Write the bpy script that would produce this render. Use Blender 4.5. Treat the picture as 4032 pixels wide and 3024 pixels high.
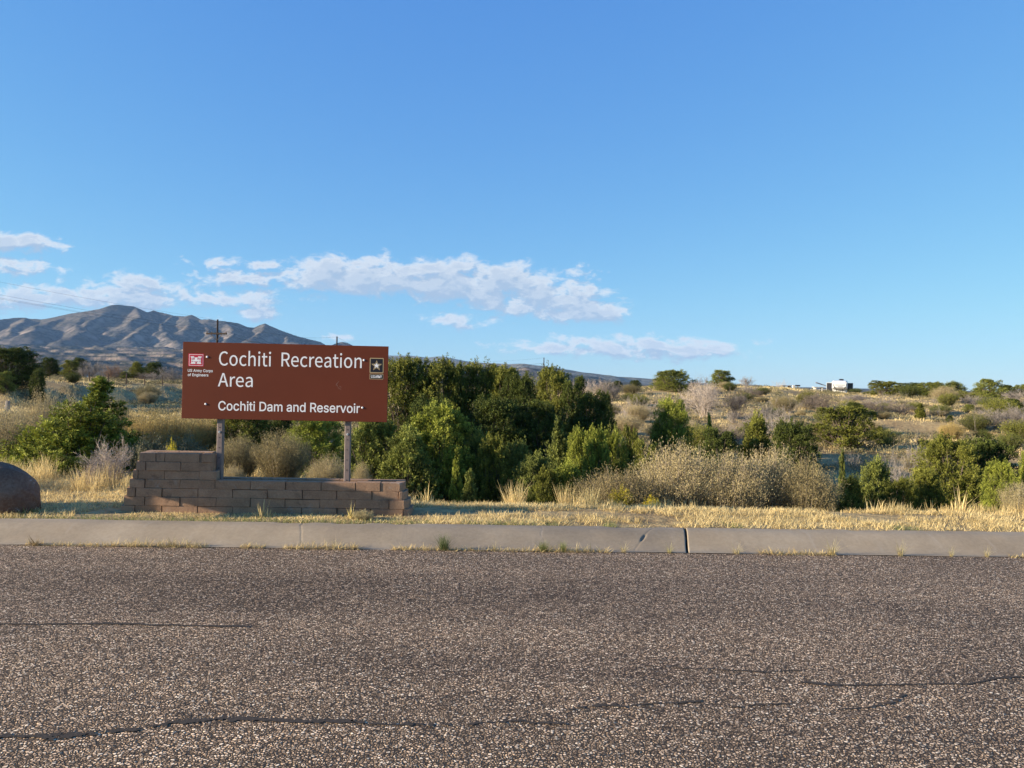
import bpy, math, json, random
import numpy as np
from mathutils import Vector, Matrix

sc = bpy.context.scene
for o in list(bpy.data.objects):
    bpy.data.objects.remove(o)
COL = sc.collection

# ------------------------------------------------------------------ camera
F = 3028.0                      # focal length in pixels of the 4032 wide photograph
ROLL = math.radians(1.2)
CAM = np.array([0.0, 0.0, 1.70])
CX = np.array([math.cos(ROLL), 0, math.sin(ROLL)])
CU = np.array([-math.sin(ROLL), 0, math.cos(ROLL)])
cam = bpy.data.cameras.new('camera')
cam.sensor_width = 36.0
cam.lens = F / 4032 * 36.0
cam.clip_start = 0.05
cam.clip_end = 60000
camo = bpy.data.objects.new('camera', cam)
COL.objects.link(camo)
M = Matrix(((CX[0], CU[0], 0, CAM[0]), (0, 0, -1, CAM[1]), (CX[2], CU[2], 0, CAM[2]), (0, 0, 0, 1)))
camo.matrix_world = M
sc.camera = camo


def at(px, py, d):
    """world point seen at photograph pixel (px, py), d metres ahead"""
    return CAM + CX * ((px - 2016) * d / F) + CU * ((1512 - py) * d / F) + np.array([0, d, 0])


# ------------------------------------------------------------------ sun, sky
SUN_EL = math.radians(13.0)
SUN_A = math.radians(12.0)      # the sun stands to the left, a little behind the camera
SDIR = Vector((-math.cos(SUN_A) * math.cos(SUN_EL), -math.sin(SUN_A) * math.cos(SUN_EL), math.sin(SUN_EL)))
sun = bpy.data.lights.new('sun', 'SUN')
sun.energy = 5.0
sun.angle = math.radians(0.5)
sun.color = (1.0, 0.86, 0.66)
suno = bpy.data.objects.new('sun', sun)
COL.objects.link(suno)
suno.rotation_euler = SDIR.to_track_quat('Z', 'Y').to_euler()

world = bpy.data.worlds.new('World')
sc.world = world
world.use_nodes = True
wn = world.node_tree
wn.nodes.clear()


class NT:
    """small helper for node trees"""
    def __init__(s, nt):
        s.nt = nt

    def n(s, t, **kw):
        nd = s.nt.nodes.new(t)
        for k, v in kw.items():
            setattr(nd, k, v)
        return nd

    def link(s, a, b):
        s.nt.links.new(a, b)

    def sock(s, v, inp):
        if hasattr(v, 'is_linked'):
            s.link(v, inp)
        else:
            inp.default_value = v

    def m(s, op, a, b=0.0, c=0.0, clamp=False):
        nd = s.n('ShaderNodeMath', operation=op)
        nd.use_clamp = clamp
        s.sock(a, nd.inputs[0])
        s.sock(b, nd.inputs[1])
        s.sock(c, nd.inputs[2])
        return nd.outputs[0]

    def mix(s, f, a, b, blend='MIX'):
        nd = s.n('ShaderNodeMix', data_type='RGBA', blend_type=blend)
        s.sock(f, nd.inputs[0])
        s.sock(a if hasattr(a, 'is_linked') else (*a, 1.0) if len(a) == 3 else a, nd.inputs[6])
        s.sock(b if hasattr(b, 'is_linked') else (*b, 1.0) if len(b) == 3 else b, nd.inputs[7])
        return nd.outputs[2]

    def ramp(s, f, stops, interp='LINEAR'):
        nd = s.n('ShaderNodeValToRGB')
        cr = nd.color_ramp
        cr.interpolation = interp
        while len(cr.elements) < len(stops):
            cr.elements.new(0.5)
        for e, (p, c) in zip(cr.elements, stops):
            e.position = p
            e.color = (*c, 1.0) if len(c) == 3 else c
        s.sock(f, nd.inputs[0])
        return nd.outputs[0]

    def smooth(s, f, a, b):
        nd = s.n('ShaderNodeMapRange', interpolation_type='SMOOTHSTEP')
        s.sock(f, nd.inputs[0])
        nd.inputs[1].default_value = a
        nd.inputs[2].default_value = b
        return nd.outputs[0]

    def noise(s, vec, scale, detail=4.0, rough=0.55, dist=0.0):
        nd = s.n('ShaderNodeTexNoise')
        if vec is not None:
            s.link(vec, nd.inputs['Vector'])
        nd.inputs['Scale'].default_value = scale
        nd.inputs['Detail'].default_value = detail
        nd.inputs['Roughness'].default_value = rough
        nd.inputs['Distortion'].default_value = dist
        return nd.outputs[0]


W = NT(wn)
sky = W.n('ShaderNodeTexSky', sky_type='NISHITA')
sky.sun_disc = False
sky.sun_elevation = SUN_EL
sky.sun_rotation = math.atan2(SDIR.x, SDIR.y)
sky.altitude = 1600
sky.air_density = 1.0
sky.dust_density = 0.4
sky.ozone_density = 3.2
# grade the clear-air sky a little bluer and flatter, channel by channel
ssp = W.n('ShaderNodeSeparateColor')
W.link(sky.outputs[0], ssp.inputs[0])
scb = W.n('ShaderNodeCombineColor')
for i_, (gn, gm) in enumerate(((0.62, 0.86), (1.10, 0.65), (2.42, 0.25))):
    W.link(W.m('MULTIPLY', W.m('POWER', W.m('MAXIMUM', ssp.outputs[i_], 0.0001), gm), gn), scb.inputs[i_])
skycol = scb.outputs[0]
# clouds float in the sky itself, laid out by direction (x/y, z/y)
geo = W.n('ShaderNodeTexCoord')
sep = W.n('ShaderNodeSeparateXYZ')
W.link(geo.outputs['Generated'], sep.inputs[0])
ysafe = W.m('MAXIMUM', sep.outputs[1], 0.05)
cu = W.m('DIVIDE', sep.outputs[0], ysafe)
cv = W.m('DIVIDE', sep.outputs[2], ysafe)
CLOUDS = [  # photograph pixel centre, half sizes, weight
    (1420, 1092, 400, 92, 1.4), (1800, 1108, 430, 100, 1.4), (2080, 1165, 360, 100, 1.25), (2260, 1222, 250, 60, 1.2),
    (420, 1168, 430, 62, 1.1), (560, 1130, 170, 62, 0.9), (60, 955, 250, 42, .95), (110, 1055, 150, 40, 0.8), (40, 1175, 210, 65, 0.85),
    (900, 1180, 300, 50, 0.62), (900, 1095, 190, 44, 0.62), (860, 1037, 120, 28, 0.58), (1035, 1047, 90, 24, 0.52), (1785, 1260, 150, 38, 0.6),
    (2190, 1372, 270, 34, 0.66), (2560, 1372, 430, 58, 0.85), (2320, 1345, 120, 34, 0.6), (1350, 1330, 90, 22, 0.42),
    (1000, 1235, 170, 40, 0.5), (2230, 1070, 110, 34, 0.5)]


def cloud_density(u, v):
    dens = None
    for (px, py, a, b, wgt) in CLOUDS:
        p = at(px, py, 1.0) - CAM
        du = W.m('MULTIPLY_ADD', u, F / a, -p[0] * F / a)
        dv = W.m('MULTIPLY_ADD', v, F / b, -p[2] * F / b)
        r = W.m('SQRT', W.m('ADD', W.m('MULTIPLY', du, du), W.m('MULTIPLY', dv, dv)))
        e = W.m('MULTIPLY_ADD', r, -wgt, wgt)
        dens = e if dens is None else W.m('MAXIMUM', dens, e)
    cb = W.n('ShaderNodeCombineXYZ')
    W.link(u, cb.inputs[0])
    W.link(W.m('MULTIPLY', v, 1.9), cb.inputs[1])
    n1 = W.noise(cb.outputs[0], 26.0, 9.0, 0.64, 0.35)
    n2 = W.noise(cb.outputs[0], 62.0, 6.0, 0.62, 0.4)
    d = W.m('MULTIPLY_ADD', W.m('SUBTRACT', n1, 0.5), 4.4, W.m('MINIMUM', W.m('MULTIPLY', dens, 1.9), 1.15))
    return W.m('MULTIPLY_ADD', W.m('SUBTRACT', n2, 0.5), 1.6, d)


d0 = cloud_density(cu, cv)
d1 = cloud_density(W.m('ADD', cu, -0.006), W.m('ADD', cv, 0.011))
alpha = W.smooth(d0, -0.05, 1.05)
front = W.m('GREATER_THAN', sep.outputs[1], 0.06)
alpha = W.m('MULTIPLY', W.m('MULTIPLY', alpha, front), 0.93)
lit = W.smooth(W.m('SUBTRACT', d0, d1), -0.35, 0.45)
core = W.smooth(d0, 0.45, 1.5)
lit = W.m('MULTIPLY', lit, W.m('MULTIPLY_ADD', core, -0.62, 1.0))
ccol = W.mix(lit, (1.72, 2.22, 2.92), (3.55, 3.66, 3.80))
final = W.mix(alpha, skycol, ccol)
bg = W.n('ShaderNodeBackground')
bg.inputs[1].default_value = 0.10
W.link(final, bg.inputs[0])
wo = W.n('ShaderNodeOutputWorld')
W.link(bg.outputs[0], wo.inputs[0])

sc.view_settings.view_transform = 'Standard'
sc.view_settings.look = 'None'
sc.view_settings.exposure = 1.3
sc.view_settings.gamma = 1.0
sc.render.engine = 'CYCLES'
sc.cycles.max_bounces = 6
sc.cycles.diffuse_bounces = 3
sc.cycles.transparent_max_bounces = 4
sc.cycles.volume_bounces = 0

# ------------------------------------------------------------------ object helpers


def tag(o, label=None, cat=None, group=None, kind=None):
    if label:
        o['label'] = label
    if cat:
        o['category'] = cat
    if group:
        o['group'] = group
    if kind:
        o['kind'] = kind
    return o


def link(name, me, parent=None, loc=None):
    o = bpy.data.objects.new(name, me)
    COL.objects.link(o)
    if parent is not None:
        o.parent = parent
    if loc is not None:
        o.location = loc
    return o


def empty(name, loc=(0, 0, 0), rz=0.0):
    o = bpy.data.objects.new(name, None)
    o.empty_display_size = 0.2
    COL.objects.link(o)
    o.location = loc
    o.rotation_euler = (0, 0, rz)
    return o


def mesh(name, V, faces, mats, tint=None, smooth=False, midx=None):
    """V (n,3); faces: list of (m,k) index arrays"""
    me = bpy.data.meshes.new(name)
    V = np.asarray(V, dtype=np.float32)
    faces = [np.asarray(f, dtype=np.int32) for f in faces if len(f)]
    me.vertices.add(len(V))
    me.vertices.foreach_set('co', V.ravel())
    nl = sum(f.size for f in faces)
    npl = sum(len(f) for f in faces)
    me.loops.add(nl)
    me.loops.foreach_set('vertex_index', np.concatenate([f.ravel() for f in faces]))
    me.polygons.add(npl)
    tot = np.concatenate([np.full(len(f), f.shape[1], dtype=np.int32) for f in faces])
    st = np.concatenate([[0], np.cumsum(tot)[:-1]]).astype(np.int32)
    me.polygons.foreach_set('loop_start', st)
    if midx is not None:
        me.polygons.foreach_set('material_index', np.asarray(midx, dtype=np.int32))
    me.polygons.foreach_set('use_smooth', np.full(npl, bool(smooth)))
    for m in (mats if isinstance(mats, (list, tuple)) else [mats]):
        me.materials.append(m)
    if tint is not None:
        at_ = me.attributes.new('tint', 'FLOAT', 'POINT')
        at_.data.foreach_set('value', np.asarray(tint, dtype=np.float32))
    me.update(calc_edges=True)
    return me


def nrm(v):
    return v / (np.linalg.norm(v, axis=-1, keepdims=True) + 1e-9)


def leaves(P, D, L, Wd, rng):
    """diamond leaves: base P, direction D, length L, width Wd -> V, quads"""
    n = len(P)
    side = nrm(np.cross(D, rng.normal(size=(n, 3))))
    L = np.broadcast_to(np.asarray(L, float), (n,))[:, None]
    Wd = np.broadcast_to(np.asarray(Wd, float), (n,))[:, None]
    V = np.empty((n, 4, 3))
    V[:, 0] = P
    V[:, 1] = P + D * L * 0.45 + side * Wd * 0.5
    V[:, 2] = P + D * L
    V[:, 3] = P + D * L * 0.45 - side * Wd * 0.5
    return V.reshape(-1, 3), np.arange(n * 4).reshape(n, 4)


def segs(A, B, r0, r1, k=3):
    """tapered k-sided prisms from A to B"""
    n = len(A)
    D = nrm(B - A)
    ref = np.where(np.abs(D[:, 2:3]) < 0.9, np.array([[0, 0, 1.0]]), np.array([[1.0, 0, 0]]))
    u = nrm(np.cross(D, ref))
    v = np.cross(D, u)
    r0 = np.broadcast_to(np.asarray(r0, float), (n,))[:, None]
    r1 = np.broadcast_to(np.asarray(r1, float), (n,))[:, None]
    V = np.empty((n, 2 * k, 3))
    for i in range(k):
        a = 2 * math.pi * i / k
        w = u * math.cos(a) + v * math.sin(a)
        V[:, i] = A + w * r0
        V[:, k + i] = B + w * r1
    base = (np.arange(n) * 2 * k)[:, None]
    Fq = []
    for i in range(k):
        j = (i + 1) % k
        Fq.append(base + np.array([[i, j, k + j, k + i]]))
    return V.reshape(-1, 3), np.concatenate(Fq)


class MB:
    """collects pieces into one mesh"""
    def __init__(s):
        s.V, s.F, s.T, s.I, s.n = [], [], [], [], 0

    def add(s, V, Fs, tint=0.5, mi=0):
        V = np.asarray(V, float)
        if isinstance(Fs, np.ndarray):
            Fs = [Fs]
        for f in Fs:
            f = np.asarray(f)
            s.F.append(f + s.n)
            s.I.append(np.full(len(f), mi))
        s.V.append(V)
        s.T.append(np.broadcast_to(np.asarray(tint, float), (len(V),)))
        s.n += len(V)
        return s

    def box(s, lo, hi, mi=0, tint=0.5, bevel=0.0):
        x0, y0, z0 = lo
        x1, y1, z1 = hi
        V = np.array([(x0, y0, z0), (x1, y0, z0), (x1, y1, z0), (x0, y1, z0), (x0, y0, z1), (x1, y0, z1), (x1, y1, z1), (x0, y1, z1)])
        return s.hexa(V, mi, tint, bevel)

    def hexa(s, V, mi=0, tint=0.5, bevel=0.0):
        """8 corners (bottom ring, top ring); bevel shaves every edge"""
        V = np.asarray(V, float)
        Q = np.array([[0, 3, 2, 1], [4, 5, 6, 7], [0, 1, 5, 4], [1, 2, 6, 5], [2, 3, 7, 6], [3, 0, 4, 7]])
        if bevel <= 0:
            return s.add(V, Q, tint, mi)
        nv, idx = [], {}
        for fi, q in enumerate(Q):
            c = V[q]
            for k in range(4):
                e1 = c[(k + 1) % 4] - c[k]
                e2 = c[(k - 1) % 4] - c[k]
                p = c[k] + e1 / np.linalg.norm(e1) * bevel + e2 / np.linalg.norm(e2) * bevel
                idx[(fi, q[k])] = len(nv)
                nv.append(p)
        fq = [[idx[(fi, v)] for v in q] for fi, q in enumerate(Q)]
        tri = []
        edges = {}
        for fi, q in enumerate(Q):
            for k in range(4):
                a, b = q[k], q[(k + 1) % 4]
                edges.setdefault((min(a, b), max(a, b)), []).append((fi, a, b))
        for lst in edges.values():
            (f0, a, b), (f1, c, d) = lst
            fq.append([idx[(f0, b)], idx[(f0, a)], idx[(f1, a)], idx[(f1, b)]])
        for v in range(8):
            fs = [fi for fi, q in enumerate(Q) if v in q]
            p = [idx[(fi, v)] for fi in fs]
            cn = np.cross(nv[p[1]] - nv[p[0]], nv[p[2]] - nv[p[0]])
            if np.dot(cn, V[v] - V.mean(0)) < 0:
                p = p[::-1]
            tri.append(p)
        return s.add(nv, [np.array(fq), np.array(tri)], tint, mi)

    def tube(s, pts, r, k=6, mi=0, tint=0.5, caps=True):
        pts = np.asarray(pts, float)
        n = len(pts)
        r = np.broadcast_to(np.asarray(r, float), (n,))
        T = np.gradient(pts, axis=0)
        T = nrm(T)
        V = []
        ref = np.array([0, 0, 1.0]) if abs(T[0][2]) < 0.9 else np.array([1.0, 0, 0])
        for i in range(n):
            u = np.cross(T[i], ref)
            u = u / (np.linalg.norm(u) + 1e-9)
            v = np.cross(u, T[i])
            for j in range(k):
                a = 2 * math.pi * j / k
                V.append(pts[i] + (u * math.cos(a) + v * math.sin(a)) * r[i])
        Q = [[i * k + j, i * k + (j + 1) % k, (i + 1) * k + (j + 1) % k, (i + 1) * k + j] for i in range(n - 1) for j in range(k)]
        fs = [np.array(Q)]
        if caps:
            fs.append(np.array([list(range(k))[::-1], [(n - 1) * k + j for j in range(k)]]))
        return s.add(V, fs, tint, mi)

    def prism(s, poly, f, t0, t1, mi=0, tint=0.5):
        """poly 2D outline mapped by f(x, y, t) between t0 and t1 (convex or simple)"""
        n = len(poly)
        V = [f(x, y, t0) for x, y in poly] + [f(x, y, t1) for x, y in poly]
        fs = [np.array([[i, (i + 1) % n, n + (i + 1) % n, n + i] for i in range(n)]),
              np.array([list(range(n))[::-1]]), np.array([list(range(n, 2 * n))])]
        return s.add(V, fs, tint, mi)

    def data(s, name, mats, smooth=False):
        by = {}
        for f, i in zip(s.F, s.I):
            by.setdefault(f.shape[1], []).append((f, i))
        fs, ii = [], []
        for k in sorted(by):
            fs.append(np.concatenate([a for a, b in by[k]]))
            ii.append(np.concatenate([b for a, b in by[k]]))
        return mesh(name, np.concatenate(s.V), fs, mats, np.concatenate(s.T), smooth, np.concatenate(ii))

    def build(s, name, mats, parent=None, smooth=False, loc=None):
        return link(name, s.data(name, mats, smooth), parent, loc)


# ------------------------------------------------------------------ materials


def mat(name):
    m = bpy.data.materials.new(name)
    m.use_nodes = True
    nt = m.node_tree
    nt.nodes.clear()
    N = NT(nt)
    out = N.n('ShaderNodeOutputMaterial')
    b = N.n('ShaderNodeBsdfPrincipled')
    N.link(b.outputs[0], out.inputs[0])
    b.inputs['Specular IOR Level'].default_value = 0.25
    b.inputs['Roughness'].default_value = 0.85
    N.out, N.b = out, b
    return m, N


def plain(name, c, rough=0.7, spec=0.3, metal=0.0, var=0.12, scale=30.0, bump=0.0):
    m, N = mat(name)
    tc = N.n('ShaderNodeTexCoord')
    n = N.noise(tc.outputs['Object'], scale, 5.0, 0.6)
    a = tuple(x * (1 - var) for x in c)
    b = tuple(min(1, x * (1 + var)) for x in c)
    N.link(N.mix(n, a, b), N.b.inputs['Base Color'])
    N.b.inputs['Roughness'].default_value = rough
    N.b.inputs['Specular IOR Level'].default_value = spec
    N.b.inputs['Metallic'].default_value = metal
    if bump:
        bp = N.n('ShaderNodeBump')
        bp.inputs['Strength'].default_value = 0.6
        bp.inputs['Distance'].default_value = bump
        N.link(n, bp.inputs['Height'])
        N.link(bp.outputs[0], N.b.inputs['Normal'])
    return m


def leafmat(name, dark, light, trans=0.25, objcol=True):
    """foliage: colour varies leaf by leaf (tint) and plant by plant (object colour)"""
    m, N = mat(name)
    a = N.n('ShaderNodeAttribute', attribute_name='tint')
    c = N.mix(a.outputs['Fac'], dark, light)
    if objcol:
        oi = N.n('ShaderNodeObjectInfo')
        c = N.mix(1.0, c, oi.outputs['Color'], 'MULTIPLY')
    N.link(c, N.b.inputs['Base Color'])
    N.b.inputs['Roughness'].default_value = 0.7
    N.b.inputs['Specular IOR Level'].default_value = 0.15
    t = N.n('ShaderNodeBsdfTranslucent')
    N.link(c, t.inputs[0])
    mx = N.n('ShaderNodeMixShader')
    mx.inputs[0].default_value = trans
    N.link(N.b.outputs[0], mx.inputs[1])
    N.link(t.outputs[0], mx.inputs[2])
    N.link(mx.outputs[0], N.out.inputs[0])
    return m


MAT = {}
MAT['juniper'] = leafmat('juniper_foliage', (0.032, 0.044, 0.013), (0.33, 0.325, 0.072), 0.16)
MAT['bark'] = plain('juniper_bark', (0.13, 0.10, 0.08), 0.95, 0.1, var=0.4, scale=12)
MAT['sage'] = leafmat('sage_foliage', (0.20, 0.165, 0.085), (0.50, 0.42, 0.24), 0.2)
MAT['twig'] = leafmat('grey_twig', (0.15, 0.125, 0.10), (0.36, 0.31, 0.27), 0.0)
MAT['straw'] = leafmat('dry_grass', (0.40, 0.285, 0.115), (0.96, 0.765, 0.38), 0.35)
MAT['green'] = leafmat('green_grass', (0.10, 0.13, 0.04), (0.36, 0.36, 0.14), 0.3)
MAT['scrub'] = leafmat('low_scrub_foliage', (0.13, 0.115, 0.06), (0.30, 0.26, 0.14), 0.2, False)
MAT['flower'] = leafmat('yellow_flower', (0.20, 0.20, 0.03), (0.62, 0.50, 0.04), 0.25)


def ground_material(name, cols, dots=None):
    m, N = mat(name)
    tc = N.n('ShaderNodeTexCoord')
    n1 = N.noise(tc.outputs['Object'], 0.35, 6.0, 0.6)
    n2 = N.noise(tc.outputs['Object'], 6.0, 6.0, 0.65)
    c = N.ramp(N.m('MULTIPLY_ADD', n2, 0.5, N.m('MULTIPLY', n1, 0.5)), [(0.36, cols[0]), (0.5, cols[1]), (0.64, cols[2])])
    N.link(c, N.b.inputs['Base Color'])
    N.b.inputs['Roughness'].default_value = 0.95
    N.b.inputs['Specular IOR Level'].default_value = 0.05
    bp = N.n('ShaderNodeBump')
    bp.inputs['Strength'].default_value = 0.8
    bp.inputs['Distance'].default_value = 0.08
    N.link(n2, bp.inputs['Height'])
    N.link(bp.outputs[0], N.b.inputs['Normal'])
    return m


MAT['ground'] = ground_material('dry_soil', ((0.20, 0.135, 0.075), (0.36, 0.255, 0.125), (0.54, 0.41, 0.205)))


def asphalt_material():
    m, N = mat('chip_seal_asphalt')
    tc = N.n('ShaderNodeTexCoord')
    co = tc.outputs['Object']
    v1 = N.n('ShaderNodeTexVoronoi', feature='F1')
    v1.inputs['Scale'].default_value = 64.0
    v1.inputs['Randomness'].default_value = 1.0
    N.link(co, v1.inputs['Vector'])
    v2 = N.n('ShaderNodeTexVoronoi', feature='DISTANCE_TO_EDGE')
    v2.inputs['Scale'].default_value = 64.0
    N.link(co, v2.inputs['Vector'])
    rnd = N.n('ShaderNodeSeparateColor')
    N.link(v1.outputs['Color'], rnd.inputs[0])
    stone = N.ramp(rnd.outputs[0], [(0.0, (0.21, 0.146, 0.094)), (0.42, (0.47, 0.335, 0.222)), (0.78, (0.82, 0.60, 0.41)), (1.0, (0.98, 0.82, 0.62))])
    gap = N.smooth(v2.outputs['Distance'], 0.05, 0.22)
    # long streaks along the driving direction: worn wheel paths and bleached strips
    mp = N.n('ShaderNodeMapping')
    mp.inputs['Scale'].default_value = (0.12, 1.0, 1.0)
    N.link(co, mp.inputs['Vector'])
    streak = N.noise(mp.outputs[0], 0.9, 5.0, 0.6, 0.4)
    big = N.noise(co, 0.7, 6.0, 0.65)
    mid = N.noise(co, 7.0, 4.0, 0.65)
    wear = N.m('ADD', N.m('MULTIPLY', streak, 0.5), N.m('ADD', N.m('MULTIPLY', big, 0.3), N.m('MULTIPLY', mid, 0.2)))
    cover = N.smooth(N.m('ADD', N.m('MULTIPLY', wear, 0.9), N.m('MULTIPLY', rnd.outputs[1], 0.6)), 0.34, 0.58)
    c = N.mix(N.m('MULTIPLY', gap, cover), (0.046, 0.036, 0.029), stone)
    c = N.mix(1.0, c, N.ramp(wear, [(0.34, (0.74, 0.69, 0.64)), (0.5, (1.10, 1.03, 0.94)), (0.64, (1.46, 1.34, 1.17))]), 'MULTIPLY')
    N.link(c, N.b.inputs['Base Color'])
    N.b.inputs['Roughness'].default_value = 0.85
    N.b.inputs['Specular IOR Level'].default_value = 0.15
    h = N.m('MULTIPLY', N.m('MULTIPLY', gap, cover), N.m('MULTIPLY_ADD', rnd.outputs[2], 0.7, 0.3))
    bp = N.n('ShaderNodeBump')
    bp.inputs['Strength'].default_value = 1.0
    bp.inputs['Distance'].default_value = 0.012
    N.link(h, bp.inputs['Height'])
    N.link(bp.outputs[0], N.b.inputs['Normal'])
    return m


MAT['asphalt'] = asphalt_material()
MAT['tar'] = plain('crack_sealant', (0.064, 0.052, 0.042), 0.9, 0.1, var=0.5, scale=55, bump=0.004)


def concrete_material():
    m, N = mat('kerb_concrete')
    tc = N.n('ShaderNodeTexCoord')
    co = tc.outputs['Object']
    n1 = N.noise(co, 1.3, 6.0, 0.6)
    n2 = N.noise(co, 26.0, 6.0, 0.7)
    n3 = N.noise(co, 240.0, 3.0, 0.7)
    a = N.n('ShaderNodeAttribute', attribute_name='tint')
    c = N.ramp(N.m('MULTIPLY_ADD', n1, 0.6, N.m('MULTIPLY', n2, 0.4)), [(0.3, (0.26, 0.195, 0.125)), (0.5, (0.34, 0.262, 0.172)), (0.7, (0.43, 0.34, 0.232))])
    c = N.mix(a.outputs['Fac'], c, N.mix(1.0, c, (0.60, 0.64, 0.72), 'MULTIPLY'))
    c = N.mix(N.smooth(n3, 0.62, 0.75), c, (0.16, 0.135, 0.115))
    mp = N.n('ShaderNodeMapping')
    mp.inputs['Scale'].default_value = (3.0, 0.5, 0.5)
    N.link(co, mp.inputs['Vector'])
    st = N.noise(mp.outputs[0], 1.6, 6.0, 0.7, 0.5)
    c = N.mix(N.m('MULTIPLY', N.smooth(st, 0.55, 0.75), 0.35), c, (0.17, 0.135, 0.105))
    c = N.mix(N.m('MULTIPLY', N.smooth(st, 0.42, 0.25), 0.35), c, (0.45, 0.38, 0.30))
    N.link(c, N.b.inputs['Base Color'])
    N.b.inputs['Roughness'].default_value = 0.9
    bp = N.n('ShaderNodeBump')
    bp.inputs['Strength'].default_value = 0.5
    bp.inputs['Distance'].default_value = 0.004
    N.link(N.m('MULTIPLY_ADD', n2, 0.7, N.m('MULTIPLY', n3, 0.3)), bp.inputs['Height'])
    N.link(bp.outputs[0], N.b.inputs['Normal'])
    return m


MAT['concrete'] = concrete_material()


def block_material():
    m, N = mat('adobe_block')
    tc = N.n('ShaderNodeTexCoord')
    co = tc.outputs['Object']
    a = N.n('ShaderNodeAttribute', attribute_name='tint')
    n1 = N.noise(co, 7.0, 6.0, 0.65)
    n2 = N.noise(co, 60.0, 6.0, 0.7)
    c = N.mix(a.outputs['Fac'], (0.30, 0.180, 0.108), (0.40, 0.250, 0.156))
    c = N.mix(1.0, c, N.ramp(N.m('MULTIPLY_ADD', n1, 0.5, N.m('MULTIPLY', n2, 0.5)), [(0.3, (0.62, 0.6, 0.6)), (0.55, (1.0, 1.0, 1.0)), (0.75, (1.35, 1.33, 1.3))]), 'MULTIPLY')
    n3 = N.noise(co, 3.1, 7.0, 0.7, 0.6)
    c = N.mix(N.smooth(n3, 0.56, 0.74), c, (0.36, 0.29, 0.24))
    n4 = N.noise(co, 4.3, 6.0, 0.7, 0.9)
    c = N.mix(N.m('MULTIPLY', N.smooth(n4, 0.55, 0.72), 0.6), c, (0.10, 0.066, 0.05))
    N.link(c, N.b.inputs['Base Color'])
    N.b.inputs['Roughness'].default_value = 0.95
    N.b.inputs['Specular IOR Level'].default_value = 0.1
    bp = N.n('ShaderNodeBump')
    bp.inputs['Strength'].default_value = 0.8
    bp.inputs['Distance'].default_value = 0.012
    N.link(N.m('MULTIPLY_ADD', n1, 0.6, N.m('MULTIPLY', n2, 0.4)), bp.inputs['Height'])
    N.link(bp.outputs[0], N.b.inputs['Normal'])
    return m


MAT['block'] = block_material()
MAT['mortar'] = plain('mortar', (0.21, 0.145, 0.098), 0.95, 0.1, var=0.3, scale=40)
MAT['sign_brown'] = plain('sign_brown_paint', (0.128, 0.030, 0.014), 0.55, 0.15, var=0.18, scale=1.7)
MAT['white_vinyl'] = plain('white_vinyl', (0.80, 0.78, 0.76), 0.45, 0.3, var=0.04)
MAT['red_vinyl'] = plain('red_vinyl', (0.50, 0.02, 0.045), 0.4, 0.3, var=0.08)
MAT['black_vinyl'] = plain('black_vinyl', (0.014, 0.013, 0.018), 0.4, 0.3, var=0.1)
MAT['gold_vinyl'] = plain('gold_vinyl', (0.42, 0.31, 0.16), 0.45, 0.3, var=0.15)
MAT['post_paint'] = plain('brown_post_paint', (0.20, 0.150, 0.130), 0.55, 0.35, var=0.28, scale=24)
MAT['bolt_hole'] = plain('bolt_hole', (0.06, 0.045, 0.04), 0.9, 0.1)
MAT['hole'] = plain('dark_hole', (0.012, 0.010, 0.010), 0.9, 0.1)
MAT['steel'] = plain('zinc_steel', (0.62, 0.60, 0.56), 0.4, 0.5, metal=0.4)
MAT['rust'] = plain('rusty_steel', (0.11, 0.075, 0.055), 0.8, 0.2, var=0.35)
MAT['wood'] = plain('weathered_pole_wood', (0.045, 0.034, 0.028), 0.9, 0.1, var=0.3, scale=6)
MAT['greywood'] = plain('grey_post_wood', (0.30, 0.26, 0.22), 0.9, 0.1, var=0.3, scale=10)
MAT['rock'] = None


def rock_material():
    m, N = mat('boulder_rock')
    tc = N.n('ShaderNodeTexCoord')
    co = tc.outputs['Object']
    n1 = N.noise(co, 2.2, 7.0, 0.65)
    n2 = N.noise(co, 34.0, 6.0, 0.7)
    v = N.n('ShaderNodeTexVoronoi', feature='DISTANCE_TO_EDGE')
    v.inputs['Scale'].default_value = 5.0
    N.link(co, v.inputs['Vector'])
    c = N.ramp(N.m('MULTIPLY_ADD', n1, 0.5, N.m('MULTIPLY', n2, 0.5)), [(0.32, (0.090, 0.045, 0.026)), (0.50, (0.165, 0.088, 0.054)), (0.70, (0.28, 0.18, 0.12))])
    n5 = N.noise(co, 5.5, 7.0, 0.75, 0.8)
    c = N.mix(N.smooth(n5, 0.60, 0.68), c, (0.30, 0.25, 0.22))
    N.link(c, N.b.inputs['Base Color'])
    bp = N.n('ShaderNodeBump')
    bp.inputs['Strength'].default_value = 0.7
    bp.inputs['Distance'].default_value = 0.02
    N.link(N.m('MULTIPLY_ADD', n1, 0.5, N.m('MULTIPLY', n2, 0.5)), bp.inputs['Height'])
    N.link(bp.outputs[0], N.b.inputs['Normal'])
    N.b.inputs['Roughness'].default_value = 0.8
    return m


MAT['rock'] = rock_material()


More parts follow.
